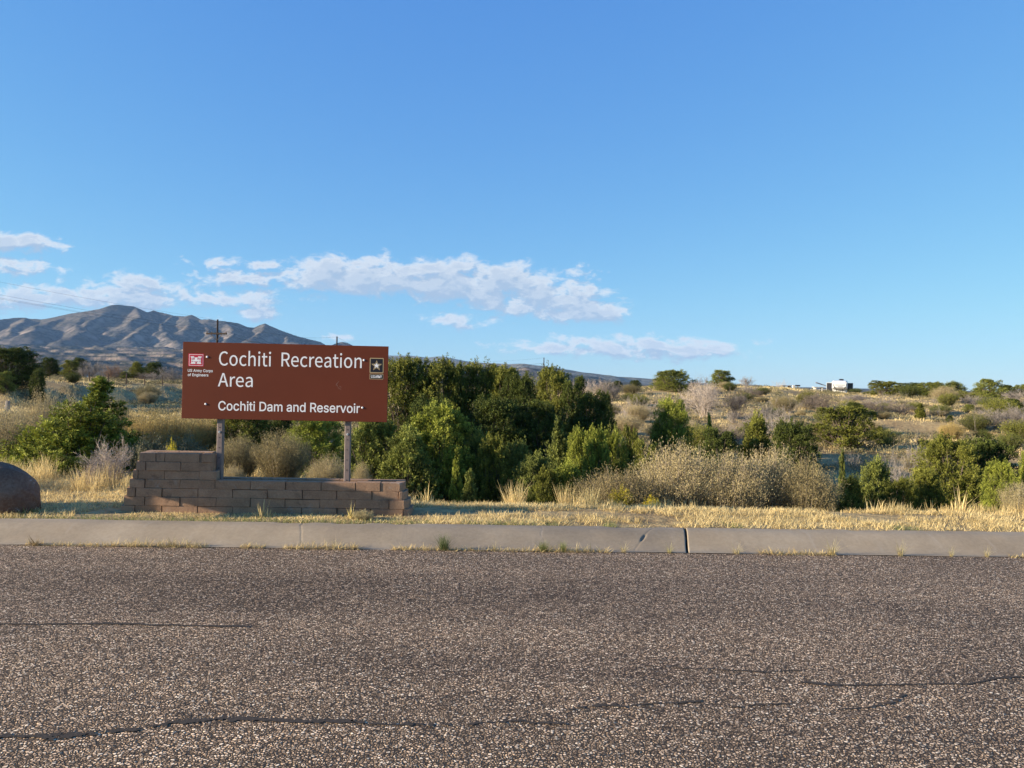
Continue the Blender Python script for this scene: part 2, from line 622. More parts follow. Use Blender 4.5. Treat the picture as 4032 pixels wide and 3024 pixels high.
def far_material(name, base, light, dotc, dscale, cliff=None):
    """rocky slopes with juniper speckle; steep faces show bare pale rock"""
    m, N = mat(name)
    tc = N.n('ShaderNodeTexCoord')
    co = tc.outputs['Object']
    n1 = N.noise(co, dscale * 0.08, 6.0, 0.6)
    n2 = N.noise(co, dscale, 4.0, 0.7)
    n3 = N.noise(co, dscale * 0.25, 5.0, 0.65)
    c = N.mix(N.smooth(n1, 0.35, 0.65), base, light)
    c = N.mix(N.smooth(N.m('MULTIPLY_ADD', n2, 0.6, N.m('MULTIPLY', n3, 0.4)), 0.47, 0.56), c, dotc)
    if cliff:
        g = N.n('ShaderNodeNewGeometry')
        s = N.n('ShaderNodeSeparateXYZ')
        N.link(g.outputs['Normal'], s.inputs[0])
        steep = N.smooth(s.outputs[2], 0.90, 0.68)
        c = N.mix(steep, c, cliff)
    bp = N.n('ShaderNodeBump')
    bp.inputs['Strength'].default_value = 1.0
    bp.inputs['Distance'].default_value = 7.0
    N.link(N.noise(co, dscale * 0.45, 8.0, 0.7, 0.3), bp.inputs['Height'])
    N.link(bp.outputs[0], N.b.inputs['Normal'])
    N.link(c, N.b.inputs['Base Color'])
    N.b.inputs['Roughness'].default_value = 1.0
    N.b.inputs['Specular IOR Level'].default_value = 0.0
    return m


MAT['mountain'] = far_material('mountain_slope', (0.090, 0.078, 0.065), (0.148, 0.128, 0.105), (0.050, 0.050, 0.042), 0.035, (0.27, 0.21, 0.17))
MAT['mesa'] = far_material('mesa_slope', (0.105, 0.090, 0.068), (0.17, 0.142, 0.105), (0.045, 0.048, 0.036), 0.06, (0.25, 0.185, 0.145))
MAT['farhill'] = far_material('wooded_ridge', (0.15, 0.145, 0.115), (0.26, 0.235, 0.185), (0.085, 0.092, 0.075), 0.03, (0.28, 0.22, 0.17))

# ------------------------------------------------------------------ terrain
SL = 0.04                       # the kerb runs a little away from the camera to the right


def kerb_edge(x):
    return 7.82 + SL * x


def kerb_back(x):
    return 8.43 + SL * x


def bank(t):
    # a cut bank whose rim runs away to the right, so its face turns from the sun
    rim = 48 + (t + .66) / .226 * 20
    return [(8.4, .12), (11.4, .12), (13, -.06), (16, -.33), (30, -.36), (rim - 9, -.36), (rim - 5, -.28), (rim - 1, 1.0), (rim + 1, 1.1), (rim + 20, 1.35), (115, .9), (200, -3), (500, -8)]


PROF = [
    (-1.2, [(8.4, .12), (10.2, .12), (12, -.05), (16, -.25), (30, -.2), (34, -.1), (40, .8), (75, 1.2), (95, 1.5), (120, 1.0), (200, -3), (500, -8)]),
    *[(t_, bank(t_)) for t_ in (-.66, -.62, -.58, -.54, -.50, -.46, -.42, -.38, -.34, -.30)],
    (-.20, [(8.4, .12), (10.3, .1), (12, -.4), (16, -.9), (22, -.8), (35, -.8), (60, 0), (90, .8), (130, 0), (200, -3), (500, -8)]),
    (0.0, [(8.4, .12), (10.2, .1), (12, -.6), (16, -1.2), (23, -.9), (35, -.9), (60, -.1), (90, .8), (120, 1.2), (150, .5), (250, -4), (500, -8)]),
    (.20, [(8.4, .12), (10.2, .1), (12, -.7), (15, -1.5), (20, -1.9), (25, -1.6), (33, -.9), (40, -.4), (50, .2), (60, .7), (80, 1.65), (110, 1.3), (150, -.5), (250, -5), (500, -8)]),
    (.33, [(8.4, .12), (10.2, .1), (12, -.7), (16, -1.6), (22, -1.8), (28, -1.2), (35, -.75), (45, -.1), (60, .6), (80, 1.6), (95, 1.95), (110, 1.7), (125, 1.0), (150, -1), (250, -5), (500, -8)]),
    (.44, [(8.4, .12), (10.3, .1), (12, -.6), (16, -1.4), (22, -1.5), (28, -1.1), (35, -.7), (46, -.1), (60, .4), (80, 1.1), (105, 1.58), (118, 1.45), (126, 1.1), (135, 0), (160, -1.5), (250, -5), (500, -8)]),
    (.66, [(8.4, .12), (10.3, .1), (12, -.5), (16, -1.0), (22, -1.2), (30, -.9), (40, -.4), (46, 0), (60, .6), (80, 1.3), (100, 1.5), (130, .5), (250, -5), (500, -8)]),
    (1.2, [(8.4, .12), (10.3, .1), (12, -.4), (16, -.8), (30, -.7), (46, .1), (80, 1.3), (100, 1.5), (130, .5), (250, -5), (500, -8)])]
PT = np.array([p[0] for p in PROF])
rs = np.random.default_rng(5)
WAVES = [(rs.normal(size=2) * f, rs.uniform(0, 6.28), a) for f, a in ((.06, .12), (.09, .1), (.15, .09), (.22, .08), (.35, .06), (.5, .05), (.8, .04), (1.3, .03)) for _ in range(2)]


def smoothinterp(y, pr):
    ys = np.array([p[0] for p in pr])
    zs = np.array([p[1] for p in pr])
    out = 0
    for k, w in ((-.04, .25), (0, .5), (.04, .25)):
        out = out + w * np.interp(y * (1 + k), ys, zs)
    return out


def ground_z(x, y):
    x = np.asarray(x, float)
    y = np.asarray(y, float)
    t = np.clip(x / np.maximum(y, 5.0), -1.19, 1.19)
    zs = np.stack([smoothinterp(y, pr) for _, pr in PROF])
    i = np.clip(np.searchsorted(PT, t) - 1, 0, len(PT) - 2)
    f = (t - PT[i]) / (PT[i + 1] - PT[i])
    f = f * f * (3 - 2 * f)
    z0 = np.take_along_axis(zs, i[None], 0)[0]
    z1 = np.take_along_axis(zs, (i + 1)[None], 0)[0]
    z = z0 * (1 - f) + z1 * f
    amp = np.clip((y - 10.5 - SL * x) / 6, 0.12, 1.0) * np.clip((220 - y) / 100, 0, 1)
    w = 0
    for k, ph, a in WAVES:
        w = w + a * np.sin(k[0] * x + k[1] * y + ph)
    # small cut banks (terraces) on the far slope
    terr = 0.10 * np.tanh(4 * np.sin(y * 0.55 + 0.12 * x + 1.5 * np.sin(x * 0.21))) * np.clip((y - 17) / 6, 0, 1) * np.clip((75 - y) / 25, 0, 1)
    return z + amp * (w * 0.55 + terr)


def gz(x, y):
    return float(ground_z(np.array([x]), np.array([y]))[0])


ys = [0.0]
while ys[-1] < 560:
    ys.append(ys[-1] + 0.10 + 0.018 * ys[-1])
ys = np.array(ys)
ss = np.linspace(-1, 1, 321)
ss = np.sign(ss) * np.abs(ss) ** 1.25
YY = np.repeat((ys)[:, None], len(ss), 1)
XX = ss[None, :] * (18 + 1.35 * YY)
YG = YY + kerb_back(XX) - 0.03
ZG = ground_z(XX, YG)
V = np.stack([XX, YG, ZG], -1).reshape(-1, 3)
nr, nc = XX.shape
ii = np.arange((nr - 1) * nc).reshape(nr - 1, nc)[:, :-1].ravel()
Q = np.stack([ii, ii + 1, ii + nc + 1, ii + nc], -1)
go = link('ground', mesh('ground', V, [Q], MAT['ground'], smooth=True))
tag(go, kind='structure')

# distant country: mesas, mountains, far ridges ------------------------------------


def vnoise(x, y, seed):
    """smooth value noise on a unit lattice"""
    r = np.random.default_rng(seed)
    T = r.uniform(-1, 1, (256, 256))
    xi = np.floor(x).astype(int)
    yi = np.floor(y).astype(int)
    fx = x - xi
    fy = y - yi
    fx = fx * fx * (3 - 2 * fx)
    fy = fy * fy * (3 - 2 * fy)
    a = T[xi % 256, yi % 256]
    b = T[(xi + 1) % 256, yi % 256]
    c = T[xi % 256, (yi + 1) % 256]
    d = T[(xi + 1) % 256, (yi + 1) % 256]
    return (a * (1 - fx) + b * fx) * (1 - fy) + (c * (1 - fx) + d * fx) * fy


def fbm(x, y, seed, octv=5, ridged=False):
    s, a, tot = 0, 1.0, 0
    for k in range(octv):
        n = vnoise(x * 2 ** k, y * 2 ** k, seed + k)
        if ridged:
            n = 1 - 2 * np.abs(n)
        s = s + a * n
        tot += a
        a *= 0.5
    return s / tot


def tents(X, Y, polys, slope, warp):
    """height as the highest of many ridges; every ridge is a polyline of 3D points"""
    H = np.full(X.shape, -1e9)
    for pl in polys:
        P = [at(*p) for p in pl]
        for a, b in zip(P[:-1], P[1:]):
            dx, dy = b[0] - a[0], b[1] - a[1]
            t = np.clip(((X - a[0]) * dx + (Y - a[1]) * dy) / (dx * dx + dy * dy), 0, 1)
            dist = np.hypot(X - a[0] - t * dx, Y - a[1] - t * dy)
            H = np.maximum(H, a[2] + t * (b[2] - a[2]) - slope * dist * (0.82 + warp))
    return H


def grid_obj(name, X, Y, Z, material, smooth=True):
    nr, nc = X.shape
    ii = np.arange((nr - 1) * nc).reshape(nr - 1, nc)[:, :-1].ravel()
    Q = np.stack([ii, ii + 1, ii + nc + 1, ii + nc], -1)
    o = link(name, mesh(name, np.stack([X, Y, Z], -1).reshape(-1, 3), [Q], material, smooth=smooth))
    return tag(o, kind='structure')


D0 = 6000
MAIN = [(-330, 1300), (-200, 1268), (-90, 1270), (0, 1258), (57, 1252), (101, 1250), (165, 1258), (240, 1242), (304, 1231), (373, 1220), (411, 1211), (437, 1201),
        (462, 1198), (495, 1203), (525, 1205), (544, 1214), (579, 1230), (604, 1222), (639, 1230), (684, 1242), (728, 1244), (753, 1239), (791, 1258),
        (823, 1256), (886, 1265), (937, 1273), (975, 1289), (1006, 1290), (1030, 1277), (1044, 1273), (1070, 1284), (1108, 1302), (1171, 1322),
        (1221, 1336), (1260, 1347), (1290, 1362), (1330, 1380)]
SPURS = [[(x, y, D0 + 130 * math.sin(x * .013)) for x, y in MAIN],
         [(450, 1200, 6000), (405, 1237, 5750), (356, 1286, 5400), (320, 1305, 5150), (280, 1326, 4900)],
         [(684, 1242, 6000), (650, 1262, 5750), (640, 1290, 5450), (655, 1325, 5100), (690, 1350, 4850)],
         [(540, 1212, 6000), (545, 1245, 5700), (510, 1275, 5450)],
         [(579, 1230, 6000), (600, 1262, 5650), (565, 1296, 5300), (500, 1330, 5000)],
         [(800, 1257, 6000), (802, 1282, 5700), (812, 1312, 5350), (830, 1340, 5000)],
         [(740, 1242, 6000), (745, 1275, 5650), (715, 1310, 5300)],
         [(1044, 1273, 6000), (1035, 1305, 5600), (1010, 1335, 5200)],
         [(1108, 1302, 6000), (1130, 1325, 5650), (1165, 1345, 5350)],
         [(886, 1265, 6000), (910, 1295, 5550), (905, 1330, 5150)],
         [(975, 1289, 6000), (965, 1315, 5600), (940, 1340, 5250)],
         [(304, 1231, 6000), (330, 1255, 5700), (322, 1285, 5400), (300, 1305, 5150)],
         [(280, 1236, 6000), (215, 1263, 5650), (150, 1288, 5300), (110, 1305, 5000)],
         [(101, 1250, 6000), (80, 1280, 5600), (40, 1310, 5150)],
         [(0, 1258, 6000), (-60, 1290, 5500), (-120, 1320, 5000)],
         [(1304, 1358, 6100), (1325, 1350, 6100), (1348, 1345, 6100), (1365, 1349, 6100), (1392, 1362, 6100)]]
gx = np.arange(-5600, -1000, 13.0)
gy = np.arange(4300, 6700, 15.0)
X, Y = np.meshgrid(gx, gy)
wx = X + 70 * fbm(X / 420, Y / 420, 3, 4)
wy = Y + 70 * fbm(X / 420, Y / 420, 13, 4)
near = np.clip((D0 - 100 - Y) / 300, 0, 1)
H = tents(X * (1 - near) + wx * near, Y * (1 - near) + wy * near, SPURS, 0.62, 0.14 * fbm(X / 300, Y / 300, 23, 4))
H = H + (26 * fbm(X / 240, Y / 340, 33, 6, True) + 8 * fbm(X / 75, Y / 75, 63, 5, True) - 9) * np.clip((D0 - Y) / 500, 0.22, 1.0)
H = np.maximum(H, 30 + 40 * fbm(X / 500, Y / 500, 43, 4))
mo = grid_obj('mountain_range', X, Y, H, MAT['mountain'])

# mesas and foothills: stepped country rising towards the mountains
r = np.concatenate([np.linspace(330, 1500, 60), np.linspace(1520, 4900, 420), np.linspace(4950, 9500, 90)])
tt = np.linspace(-1.7, 1.7, 900)
R2, T2 = np.meshgrid(r, tt, indexing='ij')
X, Y = R2 * T2, R2
e_l = np.interp(R2, [330, 800, 1500, 2100, 2200, 2900, 3000, 3800, 3900, 4600, 5200, 9500], [-30, -12, 14, 36, 44, 62, 76, 92, 104, 112, 100, 60])
e_c = np.interp(R2, [330, 800, 1500, 2300, 2400, 3300, 3450, 4600, 5200, 9500], [-30, -14, 8, 26, 36, 44, 58, 64, 60, 40])
e_r = np.interp(R2, [330, 800, 2000, 4600, 7000, 9500], [-34, -24, -4, 5, 9, 11])
wl = np.clip((-0.24 - T2) / 0.10, 0, 1)
wr = np.clip((T2 - 0.02) / 0.16, 0, 1)
E = e_l * wl + e_c * (1 - wl) * (1 - wr) + e_r * wr
Z = 1.7 + E * R2 / F
rel = np.clip((R2 - 900) / 1200, 0, 1) * (1 - 0.75 * wr)
dis = fbm(X / 330 + 7, Y / 330, 91, 5, True)
Z = Z + rel * (16 * dis + 5 * fbm(X / 90, Y / 90, 97, 4, True) - 8)
step = 26.0
q = Z / step
qf = q - np.floor(q)
Z = np.where(R2 > 1300, (1 - 0.62 * (1 - wr)) * Z + 0.62 * (1 - wr) * step * (np.floor(q) + np.clip((qf - 0.60) / 0.14, 0, 1)), Z)
grid_obj('mesa_foothills', X, Y, Z, MAT['mesa'])

RA = [(1330, 1420), (1440, 1408), (1531, 1404), (1629, 1410), (1722, 1421), (1830, 1423), (1938, 1429), (2000, 1433), (2063, 1431), (2090, 1437), (2128, 1439), (2160, 1445), (2210, 1456), (2318, 1475),
      (2400, 1480), (2481, 1484), (2578, 1492), (2700, 1505), (2890, 1514)]
RB = [(1300, 1405), (1400, 1398), (1531, 1396), (1580, 1397), (1629, 1399), (1683, 1407), (1732, 1401), (1775, 1410), (1830, 1421), (1900, 1432), (2000, 1445)]
gx = np.arange(-1900, 2300, 18.0)
gy = np.arange(3900, 6400, 24.0)
X, Y = np.meshgrid(gx, gy)
H = tents(X, Y, [[(x, y, 5300) for x, y in RA], [(1938, 1429, 5300), (1900, 1462, 4700)], [(2063, 1431, 5300), (2020, 1460, 4700)], [(2210, 1456, 5300), (2160, 1478, 4700)],
                 [(1629, 1410, 5300), (1590, 1450, 4700)], [(1760, 1422, 5300), (1720, 1460, 4700)]], 0.17, 0.25 * fbm(X / 300, Y / 300, 123, 4))
H = H + (14 * fbm(X / 200, Y / 200, 133, 5, True) - 8) * np.clip((5300 - Y) / 300, 0.15, 1)
grid_obj('wooded_ridge', X, Y, H, MAT['farhill'])
gx = np.arange(-3600, 1200, 40.0)
gy = np.arange(8800, 10600, 60.0)
X, Y = np.meshgrid(gx, gy)
H = tents(X, Y, [[(x, y, 9600) for x, y in RB]], 0.22, 0.1 * fbm(X / 500, Y / 500, 143, 4)) + 10 * fbm(X / 300, Y / 300, 153, 4, True) - 8
grid_obj('distant_hills', X, Y, H, MAT['farhill'])
# low flat rise along the horizon on the right
gx = np.arange(500, 9500, 60.0)
gy = np.arange(7600, 9800, 70.0)
X, Y = np.meshgrid(gx, gy)
H = tents(X, Y, [[(2560, 1502, 8800), (2700, 1508, 8800), (2891, 1512, 8800), (2960, 1514, 8800), (3060, 1521, 8800), (3200, 1527, 8800), (3340, 1529, 8800), (3460, 1533, 8800), (3700, 1540, 8800), (4100, 1549, 8800), (4700, 1562, 8800)]], 0.05, 0.2 * fbm(X / 500, Y / 500, 163, 4)) + 5 * fbm(X / 200, Y / 200, 173, 4, True) - 4
grid_obj('horizon_rise', X, Y, H, MAT['farhill'])

# ------------------------------------------------------------------ road
mb = MB()
xs = np.array([-160, 160.0])
V = [(-160, -40, 0), (160, -40, 0), (160, kerb_edge(160) + .02, 0), (-160, kerb_edge(-160) + .02, 0)]
ro = link('road', mesh('road', V, [np.array([[0, 1, 2, 3]])], MAT['asphalt']))
tag(ro, kind='structure')


def road_pt(px, py):
    d = at(px, py, 1.0) - CAM
    t = -CAM[2] / d[2]
    return CAM + d * t


rt = np.random.default_rng(77)


def tar_strip(pts, w0, gaps=0.0):
    P = [road_pt(*p) for p in pts]
    L = [0]
    for a, b in zip(P[:-1], P[1:]):
        L.append(L[-1] + np.hypot(*(b - a)[:2]))
    n = max(6, int(L[-1] / 0.012))
    s = np.linspace(0, L[-1], n)
    x = np.interp(s, L, [p[0] for p in P])
    y = np.interp(s, L, [p[1] for p in P])
    wob = np.cumsum(rt.normal(size=n)) * 0.0024
    y = y + wob - np.linspace(wob[0], wob[-1], n)
    w = w0 * (0.75 + 0.9 * np.abs(fbm(s * 1.7 + rt.uniform(0, 50), s * 0 + 3, 5, 4)))
    # the sealant has crumbled: small cells survive where it is thick, gravel shows elsewhere
    na = 11
    lat = np.linspace(-1, 1, na)
    Xs = np.repeat(x[:, None], na, 1)
    Ys = y[:, None] + lat[None] * w[:, None] * .75
    V = np.stack([Xs, Ys, np.full(Xs.shape, .004)], -1).reshape(-1, 3)
    ii = np.arange((n - 1) * na).reshape(n - 1, na)[:, :-1].ravel()
    Q = np.stack([ii, ii + na, ii + na + 1, ii + 1], -1)
    cxq, cyq = V[Q].mean(1)[:, 0], V[Q].mean(1)[:, 1]
    la = np.abs(np.tile((lat[1:] + lat[:-1]) / 2, n - 1))
    keep = (1.0 - la ** 1.5) + 0.75 * fbm(cxq * 38, cyq * 38, 15, 3) + 0.45 * fbm(cxq * 2.2, cyq * 2.2, 25, 3) > 0.54 + gaps * 0.45
    if keep.sum() == 0:
        return
    o = link('crack_sealant', mesh('crack_sealant', V, [Q[keep]], MAT['tar']))
    tag(o, kind='structure')


tar_strip([(-200, 2452), (0, 2456), (420, 2458), (700, 2463), (960, 2466), (980, 2468)], 0.032)
tar_strip([(-250, 2912), (0, 2900), (250, 2893), (480, 2873), (700, 2843), (850, 2830), (1000, 2833), (1200, 2840), (1390, 2841)], 0.05)
tar_strip([(1380, 2841), (1560, 2852), (1700, 2856), (1800, 2850), (2016, 2840), (2230, 2852)], 0.035, 0.25)
tar_strip([(2240, 2796), (2300, 2780), (2420, 2778), (2440, 2784)], 0.045)
tar_strip([(2440, 2784), (2600, 2770), (2760, 2762)], 0.03, 0.45)
tar_strip([(2880, 2786), (2960, 2780), (3110, 2774)], 0.022, 0.2)
tar_strip([(3300, 2796), (3430, 2780), (3520, 2762), (3560, 2735)], 0.03, 0.35)
tar_strip([(3150, 2686), (3200, 2692), (3310, 2700)], 0.04, 0.2)
tar_strip([(3310, 2698), (3500, 2700), (3800, 2699), (3850, 2690), (3920, 2675), (4032, 2670), (4300, 2666)], 0.018)
tar_strip([(2530, 2620), (2750, 2630), (3000, 2640), (3200, 2636)], 0.014, 0.5)

# ------------------------------------------------------------------ kerb


def kerb(x0, x1, name, shade, fine=None):
    """rolled concrete kerb between x0 and x1; real cracks and chips are cut into the surface"""
    cuts = np.arange(x0, x1, 0.05 if fine is None else 0.008)
    xs = np.append(cuts, x1)
    p = np.concatenate([np.linspace(0, 0.62, 42), [0.625, 0.63]])
    base = 0.005 + 0.148 * (lambda t: t * t * (3 - 2 * t))(np.clip((p - 0.05) / 0.43, 0, 1))
    base[-2:] = [0.145, -0.2]
    Xk, Pk = np.meshgrid(xs, p, indexing='ij')
    Zk = np.repeat(base[None], len(xs), 0)
    wob = 0.006 * fbm(Xk / 0.6, Pk * 3, 201, 4)
    dep = np.zeros_like(Xk)
    # hairline cracks
    for cx, tilt, dp in ((-2.195, 0.20, .0045), (0.36, -0.02, .0015)):
        dist = np.abs(Xk - cx - tilt * (0.4 - Pk) - 0.035 * fbm(Pk * 9 + cx * 3, Pk * 0 + 4, 241, 4))
        dep = np.maximum(dep, dp * np.clip(1 - dist / 0.008, 0, 1) * (Pk > 0.06))
    # spalled chip on a diagonal crack
    lx = (Xk - 1.42) - 0.55 * (Pk - 0.30)
    along = (Pk - 0.30)
    dep = np.maximum(dep, 0.022 * np.clip(1 - np.abs(lx) / 0.020, 0, 1) * np.clip(1 - np.abs(along) / 0.055, 0, 1) ** 0.5)
    dep = np.maximum(dep, 0.004 * np.clip(1 - np.abs(lx) / 0.010, 0, 1) * (np.abs(along) < 0.2))
    # chipped back edge
    edge = np.clip((Pk - 0.56) / 0.06, 0, 1) * np.clip(fbm(Xk * 2.2, Pk * 0 + 2, 231, 4) - 0.25, 0, 1) * 0.05
    Zk = Zk + wob - dep - edge
    rnd = np.clip(1 - np.minimum(Xk - x0, x1 - Xk) / 0.010, 0, 1) ** 2 * 0.005
    Zk = Zk - rnd
    Yk = kerb_edge(Xk) - 0.01 + Pk
    Xk = Xk + 0.17 * (Pk - 0.2) * np.exp(-((Xk - 1.87) / 0.5) ** 2)      # the open joint runs askew
    n, k = Xk.shape
    V = np.stack([Xk, Yk, Zk], -1).reshape(-1, 3)
    ii = np.arange((n - 1) * k).reshape(n - 1, k)[:, :-1].ravel()
    Q = np.stack([ii, ii + k, ii + k + 1, ii + 1], -1)
    # end faces
    v0 = len(V)
    ends = []
    ex = []
    for row in (0, n - 1):
        ring = [row * k + j for j in range(k)]
        low = []
        for j in range(k):
            q = V[row * k + j].copy()
            q[2] = -0.2
            ex.append(q)
            low.append(v0 + len(ex) - 1)
        for j in range(k - 1):
            ends.append([ring[j], ring[j + 1], low[j + 1], low[j]])
    V = np.concatenate([V, np.array(ex)])
    tint = np.zeros(len(V))
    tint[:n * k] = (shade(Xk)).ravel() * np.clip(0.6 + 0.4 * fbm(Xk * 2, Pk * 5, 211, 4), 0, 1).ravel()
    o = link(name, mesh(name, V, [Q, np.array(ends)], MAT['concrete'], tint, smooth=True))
    tag(o, kind='structure')


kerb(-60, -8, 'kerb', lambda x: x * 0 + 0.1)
kerb(-7.985, 1.862, 'kerb', lambda x: np.clip((x + 2.6) / 2.2, 0, 1) * 0.9, fine=True)  # middle slab: kerb shade put into the bluish tint, along with slab tone
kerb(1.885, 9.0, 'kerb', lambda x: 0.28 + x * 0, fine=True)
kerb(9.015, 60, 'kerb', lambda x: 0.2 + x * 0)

# ------------------------------------------------------------------ block wall
BETA = SL
OX, OY = -2.8, 9.0
EX = np.array([math.cos(BETA), math.sin(BETA), 0])
EN = np.array([-math.sin(BETA), math.cos(BETA), 0])
OW = np.array([OX, OY, 0.0])


def wp(s, n, z):
    """wall frame: s along the wall, n away from the viewer"""
    return OW + EX * s + EN * n + np.array([0, 0, z])


def on_plane(px, py, n0=0.0):
    d = at(px, py, 1.0) - CAM
    t = np.dot(OW + EN * n0 - CAM, EN) / np.dot(d, EN)
    P = CAM + d * t
    return float(np.dot(P - OW, EX)), float(P[2])


def z1(zx, zy, n0=0.0):         # from the enlarged view of the sign (400..1700, 1250..2200)
    return on_plane(400 + zx * .5877, 1250 + zy * .5877, n0)


CH = 0.1022
ZTOP = z1(340, 908)[1]
COURSES = [
    [(252, 360), (370, 420), (425, 655), (672, 745)],
    [(232, 293), (300, 530), (530, 745)],
    [(210, 240), (245, 420), (422, 655), (655, 770)],
    [(190, 287), (292, 525), (525, 760), (762, 995), (1000, 1230), (1235, 1470), (1475, 1700), (1705, 1868), (1872, 1998)],
    [(170, 225), (230, 403), (408, 645), (650, 878), (882, 1112), (1117, 1345), (1350, 1575), (1580, 1810), (1815, 1988), (1992, 2014)],
    [(150, 287), (292, 525), (530, 765), (765, 995), (1000, 1228), (1232, 1460), (1465, 1695), (1700, 1925), (1930, 2030)],
    [(128, 222), (228, 403), (408, 643), (648, 878), (880, 1112), (1115, 1340), (1345, 1575), (1580, 1800), (1805, 2020), (2025, 2047)],
    [(110, 285), (290, 520), (525, 760), (765, 990), (995, 1225), (1230, 1460), (1465, 1695), (1700, 1920), (1925, 2062)]]
mb = MB()
rw = np.random.default_rng(11)
ext = []
for ci, row in enumerate(COURSES):
    zt = ZTOP - CH * ci
    zb = zt - CH + 0.0025
    zy = 935 + 59 * ci
    bs = [(z1(a, zy)[0], z1(b, zy)[0]) for a, b in row]
    ext.append((bs[0][0], bs[-1][1]))
    for bi, (a, b) in enumerate(bs):
        j = rw.normal(size=4) * 0.0035
        fo = -0.012 * (ci / 7.0) + rw.normal() * 0.003      # the courses step out a little towards the foot
        last = bi == len(bs) - 1 and ci >= 3
        first = bi == 0
        zt2 = zt + rw.normal() * 0.002
        bb = b + (0.05 if last else 0)
        aa = a - (0.03 if first else 0)
        depth = 0.115
        Vh = [wp(a, fo + j[0], zb), wp(b, fo + j[1], zb), wp(bb, depth, zb), wp(aa, depth, zb),
              wp(a + j[2], fo + j[0], zt2), wp(b + j[3], fo + j[1], zt2), wp(bb, depth, zt2), wp(aa, depth, zt2)]
        mb.hexa(Vh, 0, np.clip(0.5 + rw.normal() * 0.16, 0, 1), 0.0032)
    # back leaf of the wall, one course of long blocks
    s = ext[-1][0] - 0.03
    e = ext[-1][1] + 0.05
    if ci < 3:
        e = z1(770, zy, 0.25)[0] + (0.04 if ci == 0 else 0.02)
    while s < e - 0.1:
        l = min(0.4 + rw.normal() * 0.004, e - s)
        fo = rw.normal() * 0.003
        mb.hexa([wp(s, .25, zb), wp(s + l - .006, .25, zb), wp(s + l - .006, .365 + fo, zb), wp(s, .365 + fo, zb),
                 wp(s, .25, zt), wp(s + l - .006, .25, zt), wp(s + l - .006, .365 + fo, zt), wp(s, .365 + fo, zt)], 0, np.clip(0.5 + rw.normal() * 0.16, 0, 1), 0.0032)
        s += l
    # mortar core, set back from the faces
    for n0, n1 in ((0.012, 0.105), (0.26, 0.355)):
        a, b = ext[-1][0] + 0.012, (ext[-1][1] if n0 < .2 else e) - 0.012
        mb.hexa([wp(a, n0, zb - .006), wp(b, n0, zb - .006), wp(b, n1, zb - .006), wp(a, n1, zb - .006), wp(a, n0, zt - .008), wp(b, n0, zt - .008), wp(b, n1, zt - .008), wp(a, n1, zt - .008)], 1)
    # end returns closing the gap between the two leaves
    for sgn, q in ((-1, ext[-1][0] - 0.025), (1, ext[-1][1] + 0.045)):
        if ci < 3 and sgn > 0:
            continue
        a, b = (q, q + 0.11) if sgn < 0 else (q - 0.11, q)
        mb.hexa([wp(a, .122, zb), wp(b, .122, zb), wp(b, .244, zb), wp(a, .244, zb), wp(a, .122, zt - .003), wp(b, .122, zt - .003), wp(b, .244, zt - .003), wp(a, .244, zt - .003)], 0, np.clip(0.5 + rw.normal() * 0.16, 0, 1), 0.0032)
# earth fill of the hollow, low part and high part
zlow = ZTOP - CH * 3 - 0.10
sa, sb = ext[3][0] + .1, ext[3][1] - .08
mb.hexa([wp(sa, .11, -.1), wp(sb, .11, -.1), wp(sb, .255, -.1), wp(sa, .255, -.1), wp(sa, .11, zlow), wp(sb, .11, zlow), wp(sb, .255, zlow), wp(sa, .255, zlow)], 2)
sh = ext[0][1] - 0.03
zh = ZTOP - 0.03
mb.hexa([wp(ext[2][0] + .08, .11, zlow - .05), wp(sh, .11, zlow - .05), wp(sh, .255, zlow - .05), wp(ext[2][0] + .08, .255, zlow - .05), wp(ext[0][0] + .08, .11, zh), wp(sh, .11, zh), wp(sh, .255, zh), wp(ext[0][0] + .08, .255, zh)], 0, 0.6)
wall = mb.build('block_wall', [MAT['block'], MAT['mortar'], MAT['ground']])
tag(wall, 'low stepped wall of brown slump blocks, taller at its left end, under the big brown sign', 'wall')

